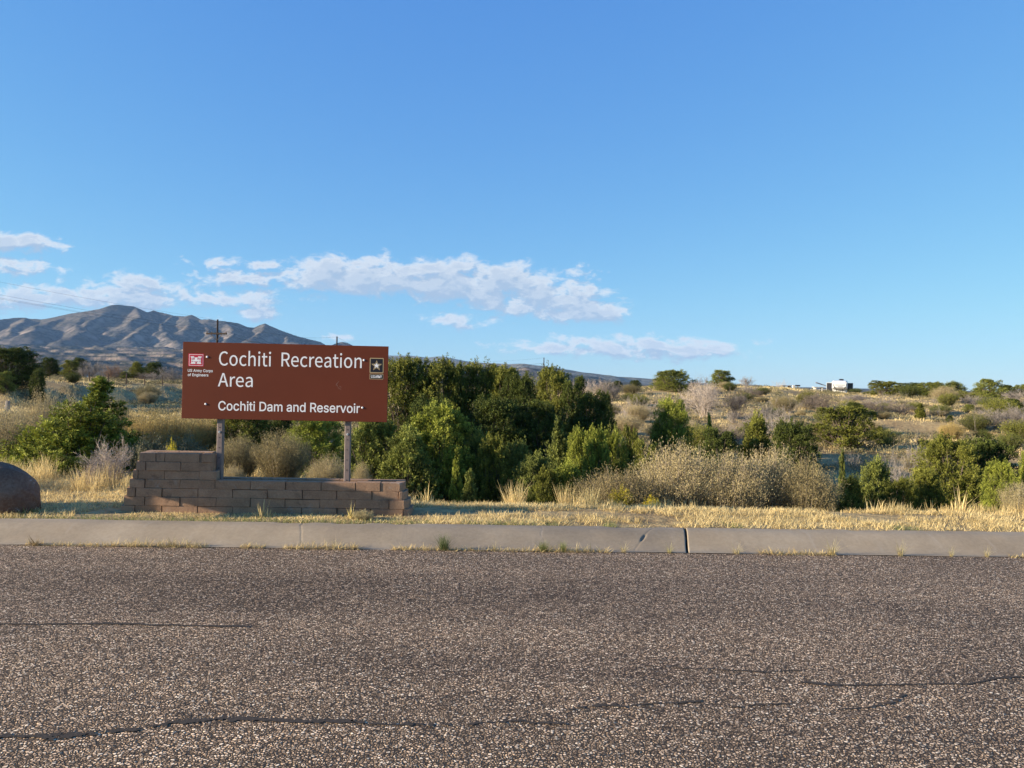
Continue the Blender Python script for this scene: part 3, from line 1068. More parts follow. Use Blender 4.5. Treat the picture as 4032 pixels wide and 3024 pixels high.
# ------------------------------------------------------------------ park sign
FONT = json.loads(r'''{"A":{"A":[213,[[1,0,34,0,59,78,153,78,177,0,211,0,124,257,88,257],[67,104,106,230,125,165,145,104]]],"C":[223,[[132,-5,155,-2,176,5,195,17,211,32,193,53,180,41,166,32,151,26,133,24,100,31,75,52,59,85,54,129,59,172,76,205,101,226,134,233,150,231,164,226,176,219,187,209,204,230,192,242,175,252,156,259,134,261,89,252,53,226,29,184,20,128,29,72,52,31,88,4]]],"R":[222,[[68,135,68,230,111,230,137,228,157,220,169,206,173,185,169,163,157,147,137,138,111,135],[176,0,213,0,147,112,171,122,189,137,201,158,205,185,199,219,180,241,152,253,116,257,35,257,35,0,68,0,68,109,114,109]]],"a":[197,[[76,-5,93,-2,109,3,125,12,139,23,143,0,169,0,169,117,165,149,154,174,133,189,103,195,81,193,61,187,43,179,29,170,41,148,53,156,82,167,98,168,117,164,129,154,136,138,137,120,85,111,49,97,28,77,21,49,25,26,36,10,54,-1],[85,21,72,23,61,28,54,38,51,51,56,68,70,82,97,92,137,99,137,46,124,35,111,28,98,23]]],"c":[179,[[107,-5,124,-3,140,2,155,9,169,19,155,41,134,28,123,24,110,22,86,27,67,42,55,65,51,95,56,125,68,148,87,163,111,168,122,167,131,164,149,152,165,173,142,188,127,193,110,195,75,188,46,169,26,137,18,95,25,53,44,22,72,2]]],"e":[194,[[109,-5,127,-3,144,1,172,15,160,36,138,25,126,22,113,21,88,26,68,39,55,60,50,88,178,88,179,106,174,143,160,171,136,189,103,195,72,188,44,168,25,137,18,95,25,53,45,22,74,2],[49,110,56,135,68,154,85,166,104,169,124,166,139,154,148,136,151,110]]],"h":[213,[[32,0,64,0,64,138,90,160,103,165,116,167,133,164,144,155,150,139,152,116,152,0,184,0,184,120,181,152,170,176,152,190,126,195,108,193,91,186,77,176,63,163,64,279,32,279]]],"i":[96,[[32,0,64,0,64,190,32,190],[48,229,57,231,64,235,68,242,70,251,68,259,64,266,57,270,48,271,40,270,33,266,29,259,27,251,29,242,33,235,40,231]]],"n":[214,[[32,0,64,0,64,138,90,160,103,165,116,167,133,164,144,155,150,139,152,116,152,0,184,0,184,120,181,152,170,176,152,190,126,195,108,193,91,186,76,175,62,162,58,190,32,190]]],"o":[212,[[106,-5,139,2,167,22,187,53,194,95,187,137,167,169,139,188,106,195,73,188,45,169,25,137,18,95,25,53,45,22,73,2],[106,22,84,27,66,42,55,65,51,95,55,125,66,148,84,163,106,168,129,163,146,148,157,125,161,95,157,65,146,42,129,27]]],"r":[136,[[32,0,64,0,64,122,75,143,87,156,100,164,112,166,131,163,137,191,116,195,101,192,86,184,73,172,62,155,58,190,32,190]]],"t":[132,[[92,-5,127,2,121,27,99,21,85,24,76,31,71,42,70,164,121,164,121,190,70,190,70,244,43,244,40,190,9,188,9,164,38,164,38,59,41,33,50,13,66,0]]]},"B":{".":[188,[[95,-4,86,-4,70,3,57,16,50,32,50,50,57,66,70,79,86,86,95,87,113,83,121,79,128,73,138,59,141,41,138,24,134,16,128,9,121,3,113,-1,104,-4]]],"A":[480,[[16,0,201,509,276,509,463,0,395,0,344,142,135,142,85,0],[155,199,191,302,213,371,238,455,264,372,287,302,324,199]]],"C":[510,[[267,-7,235,-5,205,1,177,11,150,25,126,42,104,63,86,88,70,115,57,146,48,179,42,215,40,254,42,293,48,329,57,362,70,393,86,421,104,445,126,466,150,484,177,498,205,508,235,514,267,516,305,513,340,504,357,498,373,490,388,481,415,460,438,433,448,418,456,402,469,367,473,348,408,348,401,373,389,395,375,413,348,435,327,445,304,452,267,456,223,450,203,443,184,432,166,419,150,403,137,385,125,364,116,340,109,314,105,285,103,254,105,223,109,194,116,168,125,145,137,123,151,105,166,89,184,76,203,66,223,59,245,54,280,53,304,57,327,64,348,74,366,88,375,96,389,114,401,136,408,160,473,160,469,142,457,107,438,76,428,62,416,49,388,28,357,11,341,5,305,-4]]],"D":[502,[[60,0,60,509,225,509,261,507,294,501,325,492,353,478,377,461,399,441,418,418,433,391,446,361,455,329,460,293,462,255,460,217,455,181,446,149,433,119,417,92,398,68,376,48,351,31,322,17,291,8,256,2,219,0],[125,57,244,58,272,63,296,70,318,81,337,94,354,110,368,128,379,149,388,172,394,198,398,226,399,255,398,285,394,312,388,337,379,361,368,381,354,399,338,415,320,428,299,438,275,446,249,450,221,452,125,452]]],"E":[419,[[60,0,60,509,372,509,372,452,125,452,125,286,355,286,355,229,125,229,125,57,375,57,375,0]]],"M":[628,[[60,0,60,509,152,509,277,187,299,123,322,49,307,49,342,158,352,187,476,509,568,509,568,0,504,0,504,327,506,413,507,457,513,457,482,363,456,291,342,0,286,0,170,291,112,457,119,457,122,328,122,0]]],"R":[449,[[60,0,60,509,236,509,264,507,290,504,333,489,351,478,367,465,380,450,390,433,399,415,405,395,408,374,409,352,408,330,405,309,399,290,390,271,380,255,367,240,333,217,312,209,428,0,353,0,247,198,125,198,125,0],[125,255,252,256,269,258,298,267,309,273,319,281,334,300,342,324,345,352,342,380,339,393,334,405,319,425,298,440,269,449,252,451,125,452]]],"S":[447,[[224,-9,197,-8,149,1,128,9,108,19,91,31,76,45,64,60,54,77,46,96,41,115,38,137,104,137,110,110,123,88,132,79,142,71,166,59,194,52,209,50,224,49,257,52,272,55,286,60,299,66,321,82,336,102,345,126,345,151,338,171,325,186,307,199,296,205,259,218,184,239,154,249,128,260,105,274,86,289,71,307,60,326,54,348,52,372,53,393,58,413,65,431,75,448,87,463,102,476,119,488,138,498,158,506,180,511,203,514,227,516,275,511,316,498,334,488,351,476,365,463,377,449,387,433,399,397,401,378,337,378,334,396,326,412,316,426,286,447,267,453,247,457,225,459,209,458,194,456,167,448,145,435,136,427,123,409,118,398,116,387,116,363,119,352,124,342,139,326,148,319,169,308,212,293,264,279,312,264,336,252,359,238,379,220,395,198,401,185,405,171,408,139,407,118,403,99,396,81,386,64,374,48,360,34,343,21,302,2,278,-4,252,-8]]],"U":[517,[[259,-8,230,-7,203,-2,177,5,154,15,133,28,114,43,98,60,85,80,74,101,66,124,62,148,60,173,60,509,124,509,124,178,125,160,128,144,133,128,150,99,160,87,173,77,187,68,203,61,220,56,239,53,259,52,279,53,298,56,315,61,331,68,357,87,368,99,377,113,384,128,392,160,393,178,393,509,457,509,457,173,456,148,451,124,443,101,433,80,419,60,403,43,384,28,363,15,340,5,315,-2,288,-7]]],"a":[389,[[160,-9,142,-8,126,-5,94,5,80,12,57,32,40,58,31,90,31,123,38,150,43,161,50,171,58,179,67,187,89,199,125,211,178,220,244,228,259,232,270,238,275,248,276,257,271,288,267,297,256,311,240,322,220,329,196,331,171,329,159,326,140,318,124,307,118,301,107,288,100,274,41,291,48,308,67,335,91,355,104,364,118,370,163,382,179,384,204,384,227,382,251,376,275,367,296,353,306,343,315,333,329,306,336,272,337,0,277,0,277,52,272,52,264,38,252,25,236,12,226,6,215,1,190,-6],[170,45,187,46,216,53,239,66,257,83,269,104,275,126,276,190,259,182,231,176,144,162,125,155,103,139,98,132,95,124,93,115,92,95,94,87,102,72,107,66,121,56,139,49]]],"c":[396,[[207,-8,182,-7,159,-2,137,6,117,16,98,30,82,46,68,64,56,85,46,108,40,133,36,159,34,187,36,216,40,243,46,268,56,291,68,312,82,330,98,346,117,360,137,371,159,378,182,383,221,384,234,383,272,373,295,362,315,349,332,332,347,312,353,301,362,277,303,262,298,276,290,289,270,311,264,315,242,325,226,329,189,329,173,325,158,319,145,310,134,300,115,274,103,242,99,224,96,187,99,151,108,117,115,102,124,89,134,76,145,66,158,57,173,51,207,46,234,49,250,54,271,66,282,76,296,95,304,117,363,102,354,78,334,46,306,21,285,9,261,-1,221,-8]]],"d":[424,[[195,-8,172,-7,130,5,111,16,94,29,79,45,66,64,55,84,46,108,39,133,35,160,34,189,35,218,39,245,46,270,55,293,66,313,79,332,112,361,131,371,151,378,173,383,196,384,213,384,241,378,253,373,263,367,280,353,287,346,306,319,311,319,311,509,372,509,372,0,313,0,313,59,307,59,287,31,263,10,241,-1,227,-5],[205,47,221,48,236,51,250,57,263,65,284,86,293,100,305,132,309,150,312,189,309,229,305,247,300,263,293,278,284,291,275,302,251,320,221,329,205,330,187,329,157,319,133,301,124,290,115,276,108,261,103,245,99,227,96,189,99,151,103,133,115,101,124,88,134,76,145,66,158,57,172,51,188,48]]],"e":[404,[[212,-8,185,-7,161,-2,138,6,117,16,98,30,82,46,68,64,56,85,46,108,40,132,35,159,34,187,35,215,39,242,46,267,55,290,67,311,81,329,97,346,115,359,135,370,157,378,180,383,205,384,221,384,236,382,251,379,266,374,280,368,294,361,307,351,319,341,331,329,341,315,350,299,357,282,363,263,368,242,370,219,371,194,371,169,97,169,97,157,100,139,104,122,110,106,118,92,128,80,139,70,151,61,165,55,179,50,195,47,212,46,224,47,234,48,244,50,254,53,263,56,271,61,278,66,285,73,292,80,297,88,302,96,306,105,365,91,360,77,353,63,345,51,335,39,324,29,311,19,298,11,283,4,266,-1,249,-5,231,-7],[97,222,309,222,307,237,303,254,298,269,291,282,283,294,273,305,263,314,250,321,237,326,222,329,205,330,189,329,173,326,159,321,146,313,135,304,125,294,116,282,109,270,103,256,99,241,97,226,96,211]]],"f":[254,[[81,0,81,327,6,327,6,379,81,379,81,432,84,461,89,474,104,496,113,505,135,519,148,524,174,529,187,530,222,527,243,521,227,468,215,472,195,474,182,473,171,470,162,466,154,460,145,443,142,431,142,379,228,379,228,327,142,327,142,0]]],"g":[425,[[207,-151,168,-148,150,-144,134,-140,105,-127,93,-119,73,-101,64,-91,51,-69,101,-41,128,-72,154,-88,165,-92,192,-97,229,-96,249,-92,267,-85,282,-75,295,-62,304,-47,310,-28,311,68,306,68,287,41,263,21,241,11,227,8,212,5,173,6,152,10,132,17,113,27,95,39,80,53,67,71,55,90,46,112,39,136,35,163,35,220,39,246,46,271,55,293,66,314,80,332,95,347,112,361,131,371,152,378,173,383,196,384,213,384,228,382,242,378,264,367,288,346,308,319,313,319,313,379,372,379,372,-9,371,-32,367,-54,360,-73,350,-90,338,-104,324,-117,308,-127,291,-136,251,-147],[205,59,222,60,237,63,251,68,264,75,275,84,285,95,300,121,305,137,312,172,312,212,309,231,300,264,285,291,275,303,251,320,222,329,205,330,188,329,158,320,145,312,134,302,124,290,115,277,103,246,99,229,96,193,99,155,103,138,116,108,124,96,134,85,158,68,172,63,188,60]]],"h":[410,[[114,227,114,0,53,0,53,509,114,509,114,287,102,287,112,312,124,332,137,349,152,362,169,372,187,379,207,383,227,384,246,383,280,376,295,369,309,360,321,349,332,336,341,321,348,304,353,285,356,264,357,240,357,0,296,0,295,256,290,275,283,291,273,304,260,315,246,323,229,328,210,329,184,326,161,317,150,311,141,303,126,283,117,257,114,243]]],"i":[167,[[53,0,53,379,114,379,114,0],[84,443,75,444,60,449,48,461,44,468,41,483,44,499,48,506,54,512,67,521,84,524,100,521,114,512,119,506,126,491,126,475,119,461,114,455,107,449,100,446]]],"m":[610,[[53,0,53,379,112,379,112,295,108,295,112,310,118,323,132,346,141,355,161,370,172,376,195,384,207,386,239,385,257,380,273,372,287,361,299,347,309,331,316,314,321,295,312,295,322,321,337,343,347,353,368,369,394,380,407,383,437,386,468,383,497,372,510,364,522,354,532,342,541,328,548,313,553,296,556,276,557,0,496,0,496,254,494,273,490,289,483,302,473,313,460,321,447,326,419,330,406,330,395,328,374,320,365,314,351,299,345,290,338,270,335,247,335,0,274,0,273,275,269,288,262,301,253,311,242,320,229,326,215,329,199,330,188,330,168,325,148,314,132,299,126,289,117,266,114,253,114,0]]],"n":[410,[[114,227,114,0,53,0,53,379,112,379,112,287,102,287,112,312,124,332,137,349,152,362,169,372,187,379,207,383,227,384,246,383,280,376,295,369,309,360,321,349,332,336,341,321,348,304,353,285,356,264,357,240,357,0,296,0,295,256,290,275,283,291,273,304,260,315,246,323,229,328,210,329,184,326,161,317,150,311,141,303,126,283,117,257,114,243]]],"o":[415,[[207,-8,182,-7,159,-2,137,6,117,16,98,30,82,46,68,64,56,85,46,108,40,133,36,159,34,187,36,216,40,243,46,268,56,291,68,312,82,330,98,346,117,360,137,371,159,378,182,383,207,384,233,383,256,378,278,371,299,360,317,346,333,330,347,312,359,291,369,268,376,243,380,216,381,187,380,159,376,133,369,108,359,85,347,64,333,46,317,30,299,16,278,6,256,-2,233,-7],[207,46,242,51,257,57,282,76,300,102,307,117,316,151,319,187,316,224,307,258,300,274,282,300,257,319,242,325,226,329,207,330,189,329,173,325,158,319,145,310,134,300,115,274,108,258,99,224,96,187,99,151,108,117,115,102,134,76,145,66,158,57,173,51]]],"p":[424,[[53,-143,53,379,112,379,112,319,118,319,137,346,152,360,171,373,183,378,212,384,252,383,274,378,294,371,313,361,330,347,345,332,359,313,370,293,379,270,385,245,389,218,389,160,385,133,379,108,370,84,359,64,346,45,330,29,313,16,294,5,274,-2,252,-7,213,-7,198,-5,184,-1,162,10,153,17,138,31,118,59,114,59,114,-143],[220,47,237,48,253,51,267,57,291,76,301,88,309,101,321,133,325,151,328,189,325,227,321,245,316,261,301,290,280,311,267,319,253,325,237,329,220,330,203,329,174,320,161,312,140,291,125,263,120,247,113,210,113,169,116,150,125,115,140,86,150,75,174,57,188,51]]],"r":[259,[[53,0,53,379,112,379,112,321,115,321,130,347,140,358,166,375,196,384,243,384,243,322,207,326,182,323,159,315,149,309,132,293,126,284,117,262,114,250,114,0]]],"s":[365,[[182,-8,163,-7,128,-2,112,3,84,18,72,27,53,50,45,63,36,94,94,107,105,79,124,60,150,49,165,46,181,45,200,46,232,55,244,62,255,71,262,81,267,91,267,112,265,121,254,136,237,147,212,155,125,177,104,186,87,196,72,208,61,222,53,237,48,255,47,274,48,290,51,305,57,319,65,332,75,343,87,354,100,363,131,377,167,384,187,384,206,384,239,378,267,366,279,358,290,349,307,328,314,316,324,290,268,277,264,288,251,307,243,316,232,323,219,328,205,331,187,333,171,332,156,329,143,324,131,317,121,308,114,299,110,289,109,277,112,258,117,250,124,243,144,232,157,227,254,202,275,194,292,183,306,171,317,158,325,142,330,125,331,107,330,90,321,61,302,35,290,24,260,6,242,0,223,-5]]],"t":[227,[[65,471,126,471,126,379,204,379,204,327,126,327,126,98,128,76,136,61,142,56,150,53,170,50,202,54,213,2,192,-3,168,-4,145,-3,125,2,107,10,92,21,80,35,72,52,67,71,65,93,65,327,6,327,6,379,65,379]]],"v":[389,[[163,0,17,379,84,379,177,121,206,21,184,21,207,104,218,138,305,379,371,379,226,0]]],"y":[389,[[47,-139,61,-86,96,-90,111,-87,124,-80,136,-67,146,-48,163,-1,17,379,84,379,177,121,206,21,184,21,202,87,212,121,305,379,371,379,198,-72,177,-107,159,-124,139,-136,117,-143,104,-145,65,-143]]],"Y":[430,[[195,0,259,0,259,205,430,509,357,509,228,270,98,509,24,509,195,205]]]}}''')
NS = 0.085                      # front face of the sign panel in the wall frame


def sg(zx, zy):
    return on_plane(650 + zx * .42948, 1320 + zy * .42948, NS)


TL, TR, BL, BR = sg(165, 62), sg(2048, 100), sg(150, 760), sg(2035, 800)
S0, S1 = (TL[0] + BL[0]) / 2, (TR[0] + BR[0]) / 2
ZT, ZB = (TL[1] + TR[1]) / 2, (BL[1] + BR[1]) / 2
sign = empty('park_sign', wp((S0 + S1) / 2, 0.17, 0.0))
tag(sign, 'big brown sign with white lettering on two square steel posts above the block wall', 'sign')
SO = np.array(sign.location)


def rel(P):
    return np.asarray(P) - SO


mb = MB()
mb.hexa([rel(wp(S0, NS, ZB)), rel(wp(S1, NS, ZB)), rel(wp(S1, NS + .012, ZB)), rel(wp(S0, NS + .012, ZB)),
         rel(wp(S0, NS, ZT)), rel(wp(S1, NS, ZT)), rel(wp(S1, NS + .012, ZT)), rel(wp(S0, NS + .012, ZT))], 0, 0.5, 0.002)
# flat bar rails behind the panel
for zz in (ZT - .18, ZB + .16):
    mb.hexa([rel(wp(S0 + .1, NS + .012, zz - .03)), rel(wp(S1 - .1, NS + .012, zz - .03)), rel(wp(S1 - .1, NS + .034, zz - .03)), rel(wp(S0 + .1, NS + .034, zz - .03)),
             rel(wp(S0 + .1, NS + .012, zz + .03)), rel(wp(S1 - .1, NS + .012, zz + .03)), rel(wp(S1 - .1, NS + .034, zz + .03)), rel(wp(S0 + .1, NS + .034, zz + .03))], 1)
panel = mb.build('sign_panel', [MAT['sign_brown'], MAT['post_paint']], sign)


def text_mesh(text, font, left, right, base, cap, n, name, material, parent, offset=0.0, space=1.0, capref=None):
    """flat letters cut from outlines, fitted between two points of the panel"""
    cu_ = bpy.data.curves.new('outline', 'CURVE')
    cu_.dimensions = '2D'
    cu_.fill_mode = 'BOTH'
    x = 0
    sp = FONT[font]

    def fatten(c, cons):
        q = np.array(c, float).reshape(-1, 2)
        area = np.sum(q[:, 0] * np.roll(q[:, 1], -1) - np.roll(q[:, 0], -1) * q[:, 1])
        lo, hi = q.min(0), q.max(0)
        hole = any(o is not c and min(o[0::2]) < lo[0] and max(o[0::2]) > hi[0] and min(o[1::2]) < lo[1] and max(o[1::2]) > hi[1] for o in cons)
        if (area > 0) != hole:
            q = q[::-1]
        e = np.roll(q, -1, 0) - q
        n1 = nrm(np.stack([-e[:, 1], e[:, 0]], -1))
        n0 = np.roll(n1, 1, 0)
        b = n0 + n1
        k = np.clip(2 / np.maximum((b * b).sum(1), .8), 0, 1.6)
        return q + b * k[:, None] * offset * 1000
    for ch in text:
        if ch == ' ':
            x += 300 * space
            continue
        adv, cons = sp[ch]
        for c in cons:
            c = fatten(c, cons).ravel()
            q = cu_.splines.new('POLY')
            q.use_cyclic_u = True
            k = len(c) // 2
            q.points.add(k - 1)
            for i in range(k):
                q.points[i].co = ((c[2 * i] + x) / 1000, c[2 * i + 1] / 1000, 0, 1)
        x += adv
    ob = bpy.data.objects.new('outline', cu_)
    COL.objects.link(ob)
    bpy.context.view_layer.update()
    me0 = bpy.data.meshes.new_from_object(ob.evaluated_get(bpy.context.evaluated_depsgraph_get()))
    bpy.data.objects.remove(ob)
    co = np.empty(len(me0.vertices) * 3, dtype=np.float32)
    me0.vertices.foreach_get('co', co)
    co = co.reshape(-1, 3)
    x0, x1 = co[:, 0].min(), co[:, 0].max()
    ch0 = 0.257 if font == 'A' else 0.509
    s = left + (co[:, 0] - x0) / (x1 - x0) * (right - left)
    z = base + co[:, 1] / ch0 * cap
    P = OW + np.outer(s, EX) + EN * n + np.outer(z, [0, 0, 1.0]) - SO
    me0.vertices.foreach_set('co', P.astype(np.float32).ravel())
    me0.name = name
    me0.materials.clear()
    me0.materials.append(material)
    me0.update()
    return link(name, me0, parent)


def line(a, b, top, name, text, font, **kw):
    """a, b: baseline ends in the enlarged view; top: y of the capital's top above the left end"""
    A, B = sg(*a), sg(*b)
    T = sg(a[0], top)
    return text_mesh(text, font, A[0], B[0], (A[1] + B[1]) / 2, T[1] - A[1], NS - .0006, name, MAT['white_vinyl'], panel, **kw)


line((493, 276), (970, 285), 149, 'lettering', 'Cochiti', 'A', offset=0.001)
line((1066, 286), (1802, 300), 160, 'lettering', 'Recreation', 'A', offset=0.001)
line((484, 469), (803, 474), 347, 'lettering', 'Area', 'A', offset=0.001)
line((487, 688), (1786, 711), 605, 'lettering', 'Cochiti Dam and Reservoir', 'B', offset=0.009, space=0.62)
line((208, 335), (437, 338), 311, 'lettering', 'US Army Corps', 'B', offset=0.014, space=0.7)
line((208, 374), (397, 377), 350, 'lettering', 'of Engineers', 'B', offset=0.014, space=0.7)


def flat(mb, poly, n, mi, th=.0004):
    """poly in (s, z); thin plate facing the viewer"""
    mb.prism(poly, lambda x, y, t: rel(wp(x, t, y)), n + th, n, mi)


def rect(a, b, c, d):
    return [(a, c), (b, c), (b, d), (a, d)]


def rrect(a, b, c, d, r):
    out = []
    for cx, cy, a0 in ((b - r, c + r, -90), (b - r, d - r, 0), (a + r, d - r, 90), (a + r, c + r, 180)):
        for k in range(5):
            an = math.radians(a0 + 22.5 * k)
            out.append((cx + r * math.cos(an), cy + r * math.sin(an)))
    return out


def px_rect(x0, x1, y0, y1):
    a, b = on_plane(x0, y1, NS), on_plane(x1, y0, NS)
    return a[0], b[0], a[1], b[1]


# red castle emblem
mb = MB()
a, b, c, d = px_rect(741, 803.5, 1393, 1442)
cxm, czm = (a + b) / 2, (c + d) / 2
u = (b - a)
NL = NS - .0006
flat(mb, rrect(a, b, c, d, .006), NL, 0)
g = .050 * u
flat(mb, rrect(a + g, b - g, c + g, d - g, .004), NL - .0006, 1)
g2 = g + .026 * u
flat(mb, rect(a + g2, b - g2, c + g2, d - g2), NL - .0012, 0)
half = [(0, 0), (0, .06), (.05, .10), (.05, .78), (0, .84), (0, 1), (.065, 1), (.065, .93), (.12, .93), (.12, 1), (.19, 1), (.19, .93), (.245, .93), (.245, 1), (.31, 1), (.31, .84), (.27, .78),
        (.27, .56), (.38, .56), (.38, .68), (.35, .73), (.35, .86), (.405, .86), (.405, .80), (.46, .80), (.46, .86)]
full = half + [(1 - x, y) for x, y in half[::-1]]
q0, q1, r0, r1 = a + .155 * u, b - .155 * u, c + .165 * u, d - .165 * u
tri = MB()


def castle(x, y):
    return (q0 + x * (q1 - q0), r0 + y * (r1 - r0))


# the outline is concave: cut it into convex strips
strips = [[(0, 0), (.31, 0), (.31, .06), (.27, .10), (.05, .10), (0, .06)], [(.05, .10), (.27, .10), (.27, .78), (.05, .78)], [(.05, .78), (.27, .78), (.31, .84), (.31, .93), (0, .93), (0, .84)]]
strips += [rect(x0, x1, .93, 1.0) for x0, x1 in ((0, .065), (.12, .19), (.245, .31))]
strips = strips + [[(1 - x, y) for x, y in p[::-1]] for p in strips]
strips += [rect(.31, .69, 0, .06), rect(.27, .73, .10, .56), rect(.31, .69, .06, .10), [(.38, .56), (.62, .56), (.62, .68), (.65, .73), (.65, .80), (.35, .80), (.35, .73), (.38, .68)]]
strips += [rect(x0, x1, .80, .86) for x0, x1 in ((.35, .405), (.46, .54), (.595, .65))]
for p in strips:
    flat(mb, [castle(*v) for v in p], NL - .0018, 1)
door = [(.44, 0.02), (.56, 0.02), (.56, .26), (.535, .32), (.50, .345), (.465, .32), (.44, .26)]
flat(mb, [castle(*v) for v in door], NL - .0024, 0)
for x0 in (.10, .19, .34, .615, .77, .86):
    for y0 in ((.22, .48) if x0 in (.34, .615) else (.22, .48, .66)):
        if x0 in (.34, .615) and y0 > .3:
            continue
        flat(mb, [castle(*v) for v in rect(x0, x0 + .045, y0, y0 + .12)], NL - .0024, 0)
mb.build('castle_emblem', [MAT['red_vinyl'], MAT['white_vinyl']], panel)

# star emblem with its name plate
mb = MB()
a, b, c, d = px_rect(1455, 1511, 1410, 1468.5)
u = b - a
flat(mb, rrect(a, b, c, d, .010), NL, 0)
g = .062 * u
flat(mb, rrect(a + g, b - g, c + g, d - g, .004), NL - .0006, 1)
cs, cz = (a + b) / 2, (c + d) / 2 - .01 * u


def star(R, k=.42):
    return [(cs + R * (1 if i % 2 == 0 else k) * math.sin(i * math.pi / 5), cz + R * (1 if i % 2 == 0 else k) * math.cos(i * math.pi / 5)) for i in range(10)]


def star_flat(R, n, mi, k=.42):
    p = star(R, k)
    for i in range(0, 10, 2):   # five kites
        flat(mb, [(cs, cz), p[(i + 1) % 10], p[i], p[i - 1]][::-1], n, mi)


star_flat(.405 * u, NL - .0012, 0)
star_flat(.27 * u, NL - .0018, 1)
star_flat(.225 * u, NL - .0024, 2)
a, b, c, d = px_rect(1455, 1509.5, 1472.5, 1493)
flat(mb, rrect(a, b, c, d, .006), NL, 0)
flat(mb, rrect(a + .006, b - .006, c + .006, d - .006, .004), NL - .0006, 1)
star_e = mb.build('star_emblem', [MAT['gold_vinyl'], MAT['black_vinyl'], MAT['white_vinyl']], panel)
text_mesh('U.S.ARMY', 'B', a + .017, b - .017, c + .018, (d - c) - .036, NL - .0012, 'lettering', MAT['white_vinyl'], panel, offset=0.025)

# carriage bolts and a few pale scratches
for zx, zy in ((385, 199), (372, 631), (1823, 229), (1809, 664)):
    s, z = sg(zx, zy)
    mb = MB()
    prof = [(-.001, .0125), (.004, .0125), (.007, .009), (.0085, .003)]
    k = 10
    Vb = [rel(wp(s + r * math.cos(2 * math.pi * j / k), NS - h, z + r * math.sin(2 * math.pi * j / k))) for h, r in prof for j in range(k)]
    Qb = [[i * k + j, (i + 1) * k + j, (i + 1) * k + (j + 1) % k, i * k + (j + 1) % k] for i in range(3) for j in range(k)]
    mb.add(Vb, [np.array(Qb), np.array([list(range(3 * k, 4 * k))])])
    mb.build('bolt', MAT['white_vinyl'], panel)
mb = MB()
for pts in ([(1590, 425), (1572, 455), (1584, 470)], [(1585, 478), (1600, 492), (1615, 494)], [(1600, 470), (1618, 478)], [(1574, 440), (1566, 462)]):
    for p, q in zip(pts[:-1], pts[1:]):
        A, B = sg(*p), sg(*q)
        dx, dz = B[0] - A[0], B[1] - A[1]
        l = math.hypot(dx, dz)
        ox, oz = -dz / l * .0022, dx / l * .0022
        flat(mb, [(A[0] + ox, A[1] + oz), (B[0] + ox * .4, B[1] + oz * .4), (B[0] - ox * .4, B[1] - oz * .4), (A[0] - ox, A[1] - oz)][::-1], NS - .001, 0, .0008)
mb.build('scratch_mark', plain('scraped_paint', (0.30, 0.16, 0.12), 0.7), panel)

# square steel posts with a row of bolt holes
for zx0, zx1, zbot in ((767, 806, 1085), (1624, 1668, 1098)):
    n0, n1 = .125, .205
    sA, zb_ = z1(zx0 - 0.5, zbot, n0)
    sB, _ = z1(zx1 - 8, zbot, n0)
    sA2, _ = z1(zx0 + 5, 700, n0)
    sA = (sA + sA2) / 2
    sB = sA + 0.066
    ztop, zbm = ZT - .06, ZTOP - CH * 3 - .25
    mb = MB()
    mb.hexa([rel(wp(sA, n0, zbm)), rel(wp(sB, n0, zbm)), rel(wp(sB, n1, zbm)), rel(wp(sA, n1, zbm)), rel(wp(sA, n0, ztop)), rel(wp(sB, n0, ztop)), rel(wp(sB, n1, ztop)), rel(wp(sA, n1, ztop))], 0, 0.5, 0.006)
    sm = (sA + sB) / 2
    for k in range(6):
        zz = ZB - .10 - .12 * k
        if zz < ZTOP - CH * 3:
            break
        poly = [(sm + .0065 * math.cos(2 * math.pi * j / 10), zz + .0065 * math.sin(2 * math.pi * j / 10)) for j in range(10)]
        flat(mb, poly, n0 - .002, 1, .0025)
    po = mb.build('post', [MAT['post_paint'], MAT['bolt_hole']], sign)
    mb = MB()
    zz = ZB - .155
    k = 6
    Vb = [rel(wp(sm + r * math.cos(2 * math.pi * j / k + .3), n0 - h, zz + r * math.sin(2 * math.pi * j / k + .3))) for h, r in ((-.001, .014), (.014, .014), (.014, .007), (.030, .007)) for j in range(k)]
    mb.add(Vb, [np.array([[i * k + j, (i + 1) * k + j, (i + 1) * k + (j + 1) % k, i * k + (j + 1) % k] for i in range(3) for j in range(k)]), np.array([list(range(3 * k, 4 * k))])])
    mb.build('bolt', MAT['steel'], po)

# ------------------------------------------------------------------ boulder


def boulder(name, c, rad, seed, material, label, amp=.07, sub=5, p=2.5, rz=0.0):
    import bmesh
    bm = bmesh.new()
    bmesh.ops.create_icosphere(bm, subdivisions=sub, radius=1.0)
    me = bpy.data.meshes.new(name)
    bm.to_mesh(me)
    bm.free()
    co = np.empty(len(me.vertices) * 3, dtype=np.float32)
    me.vertices.foreach_get('co', co)
    co = co.reshape(-1, 3).astype(float)
    k = (np.abs(co) ** p).sum(1) ** (1 / p)
    v = co / k[:, None]
    n = fbm(v[:, 0] * 1.3 + seed, v[:, 1] * 1.3 + v[:, 2] * 1.7, seed, 5) + 0.5 * fbm(v[:, 2] * 2.1 + seed, v[:, 0] * 1.9 - v[:, 1], seed + 9, 5)
    v = v * (1 + amp * n)[:, None] * np.array(rad)
    me.vertices.foreach_set('co', v.astype(np.float32).ravel())
    me.polygons.foreach_set('use_smooth', np.ones(len(me.polygons), dtype=bool))
    me.materials.append(material)
    me.update()
    o = link(name, me, None, c)
    o.rotation_euler = (0, 0, rz)
    return tag(o, label, 'boulder')


boulder('boulder', (-6.31, 8.84, 0.25), (0.89, 0.40, 0.47), 4, MAT['rock'], 'large smooth dark brown boulder cut by the left edge, behind the kerb', amp=.055, p=2.35)

# ------------------------------------------------------------------ utility poles and wires


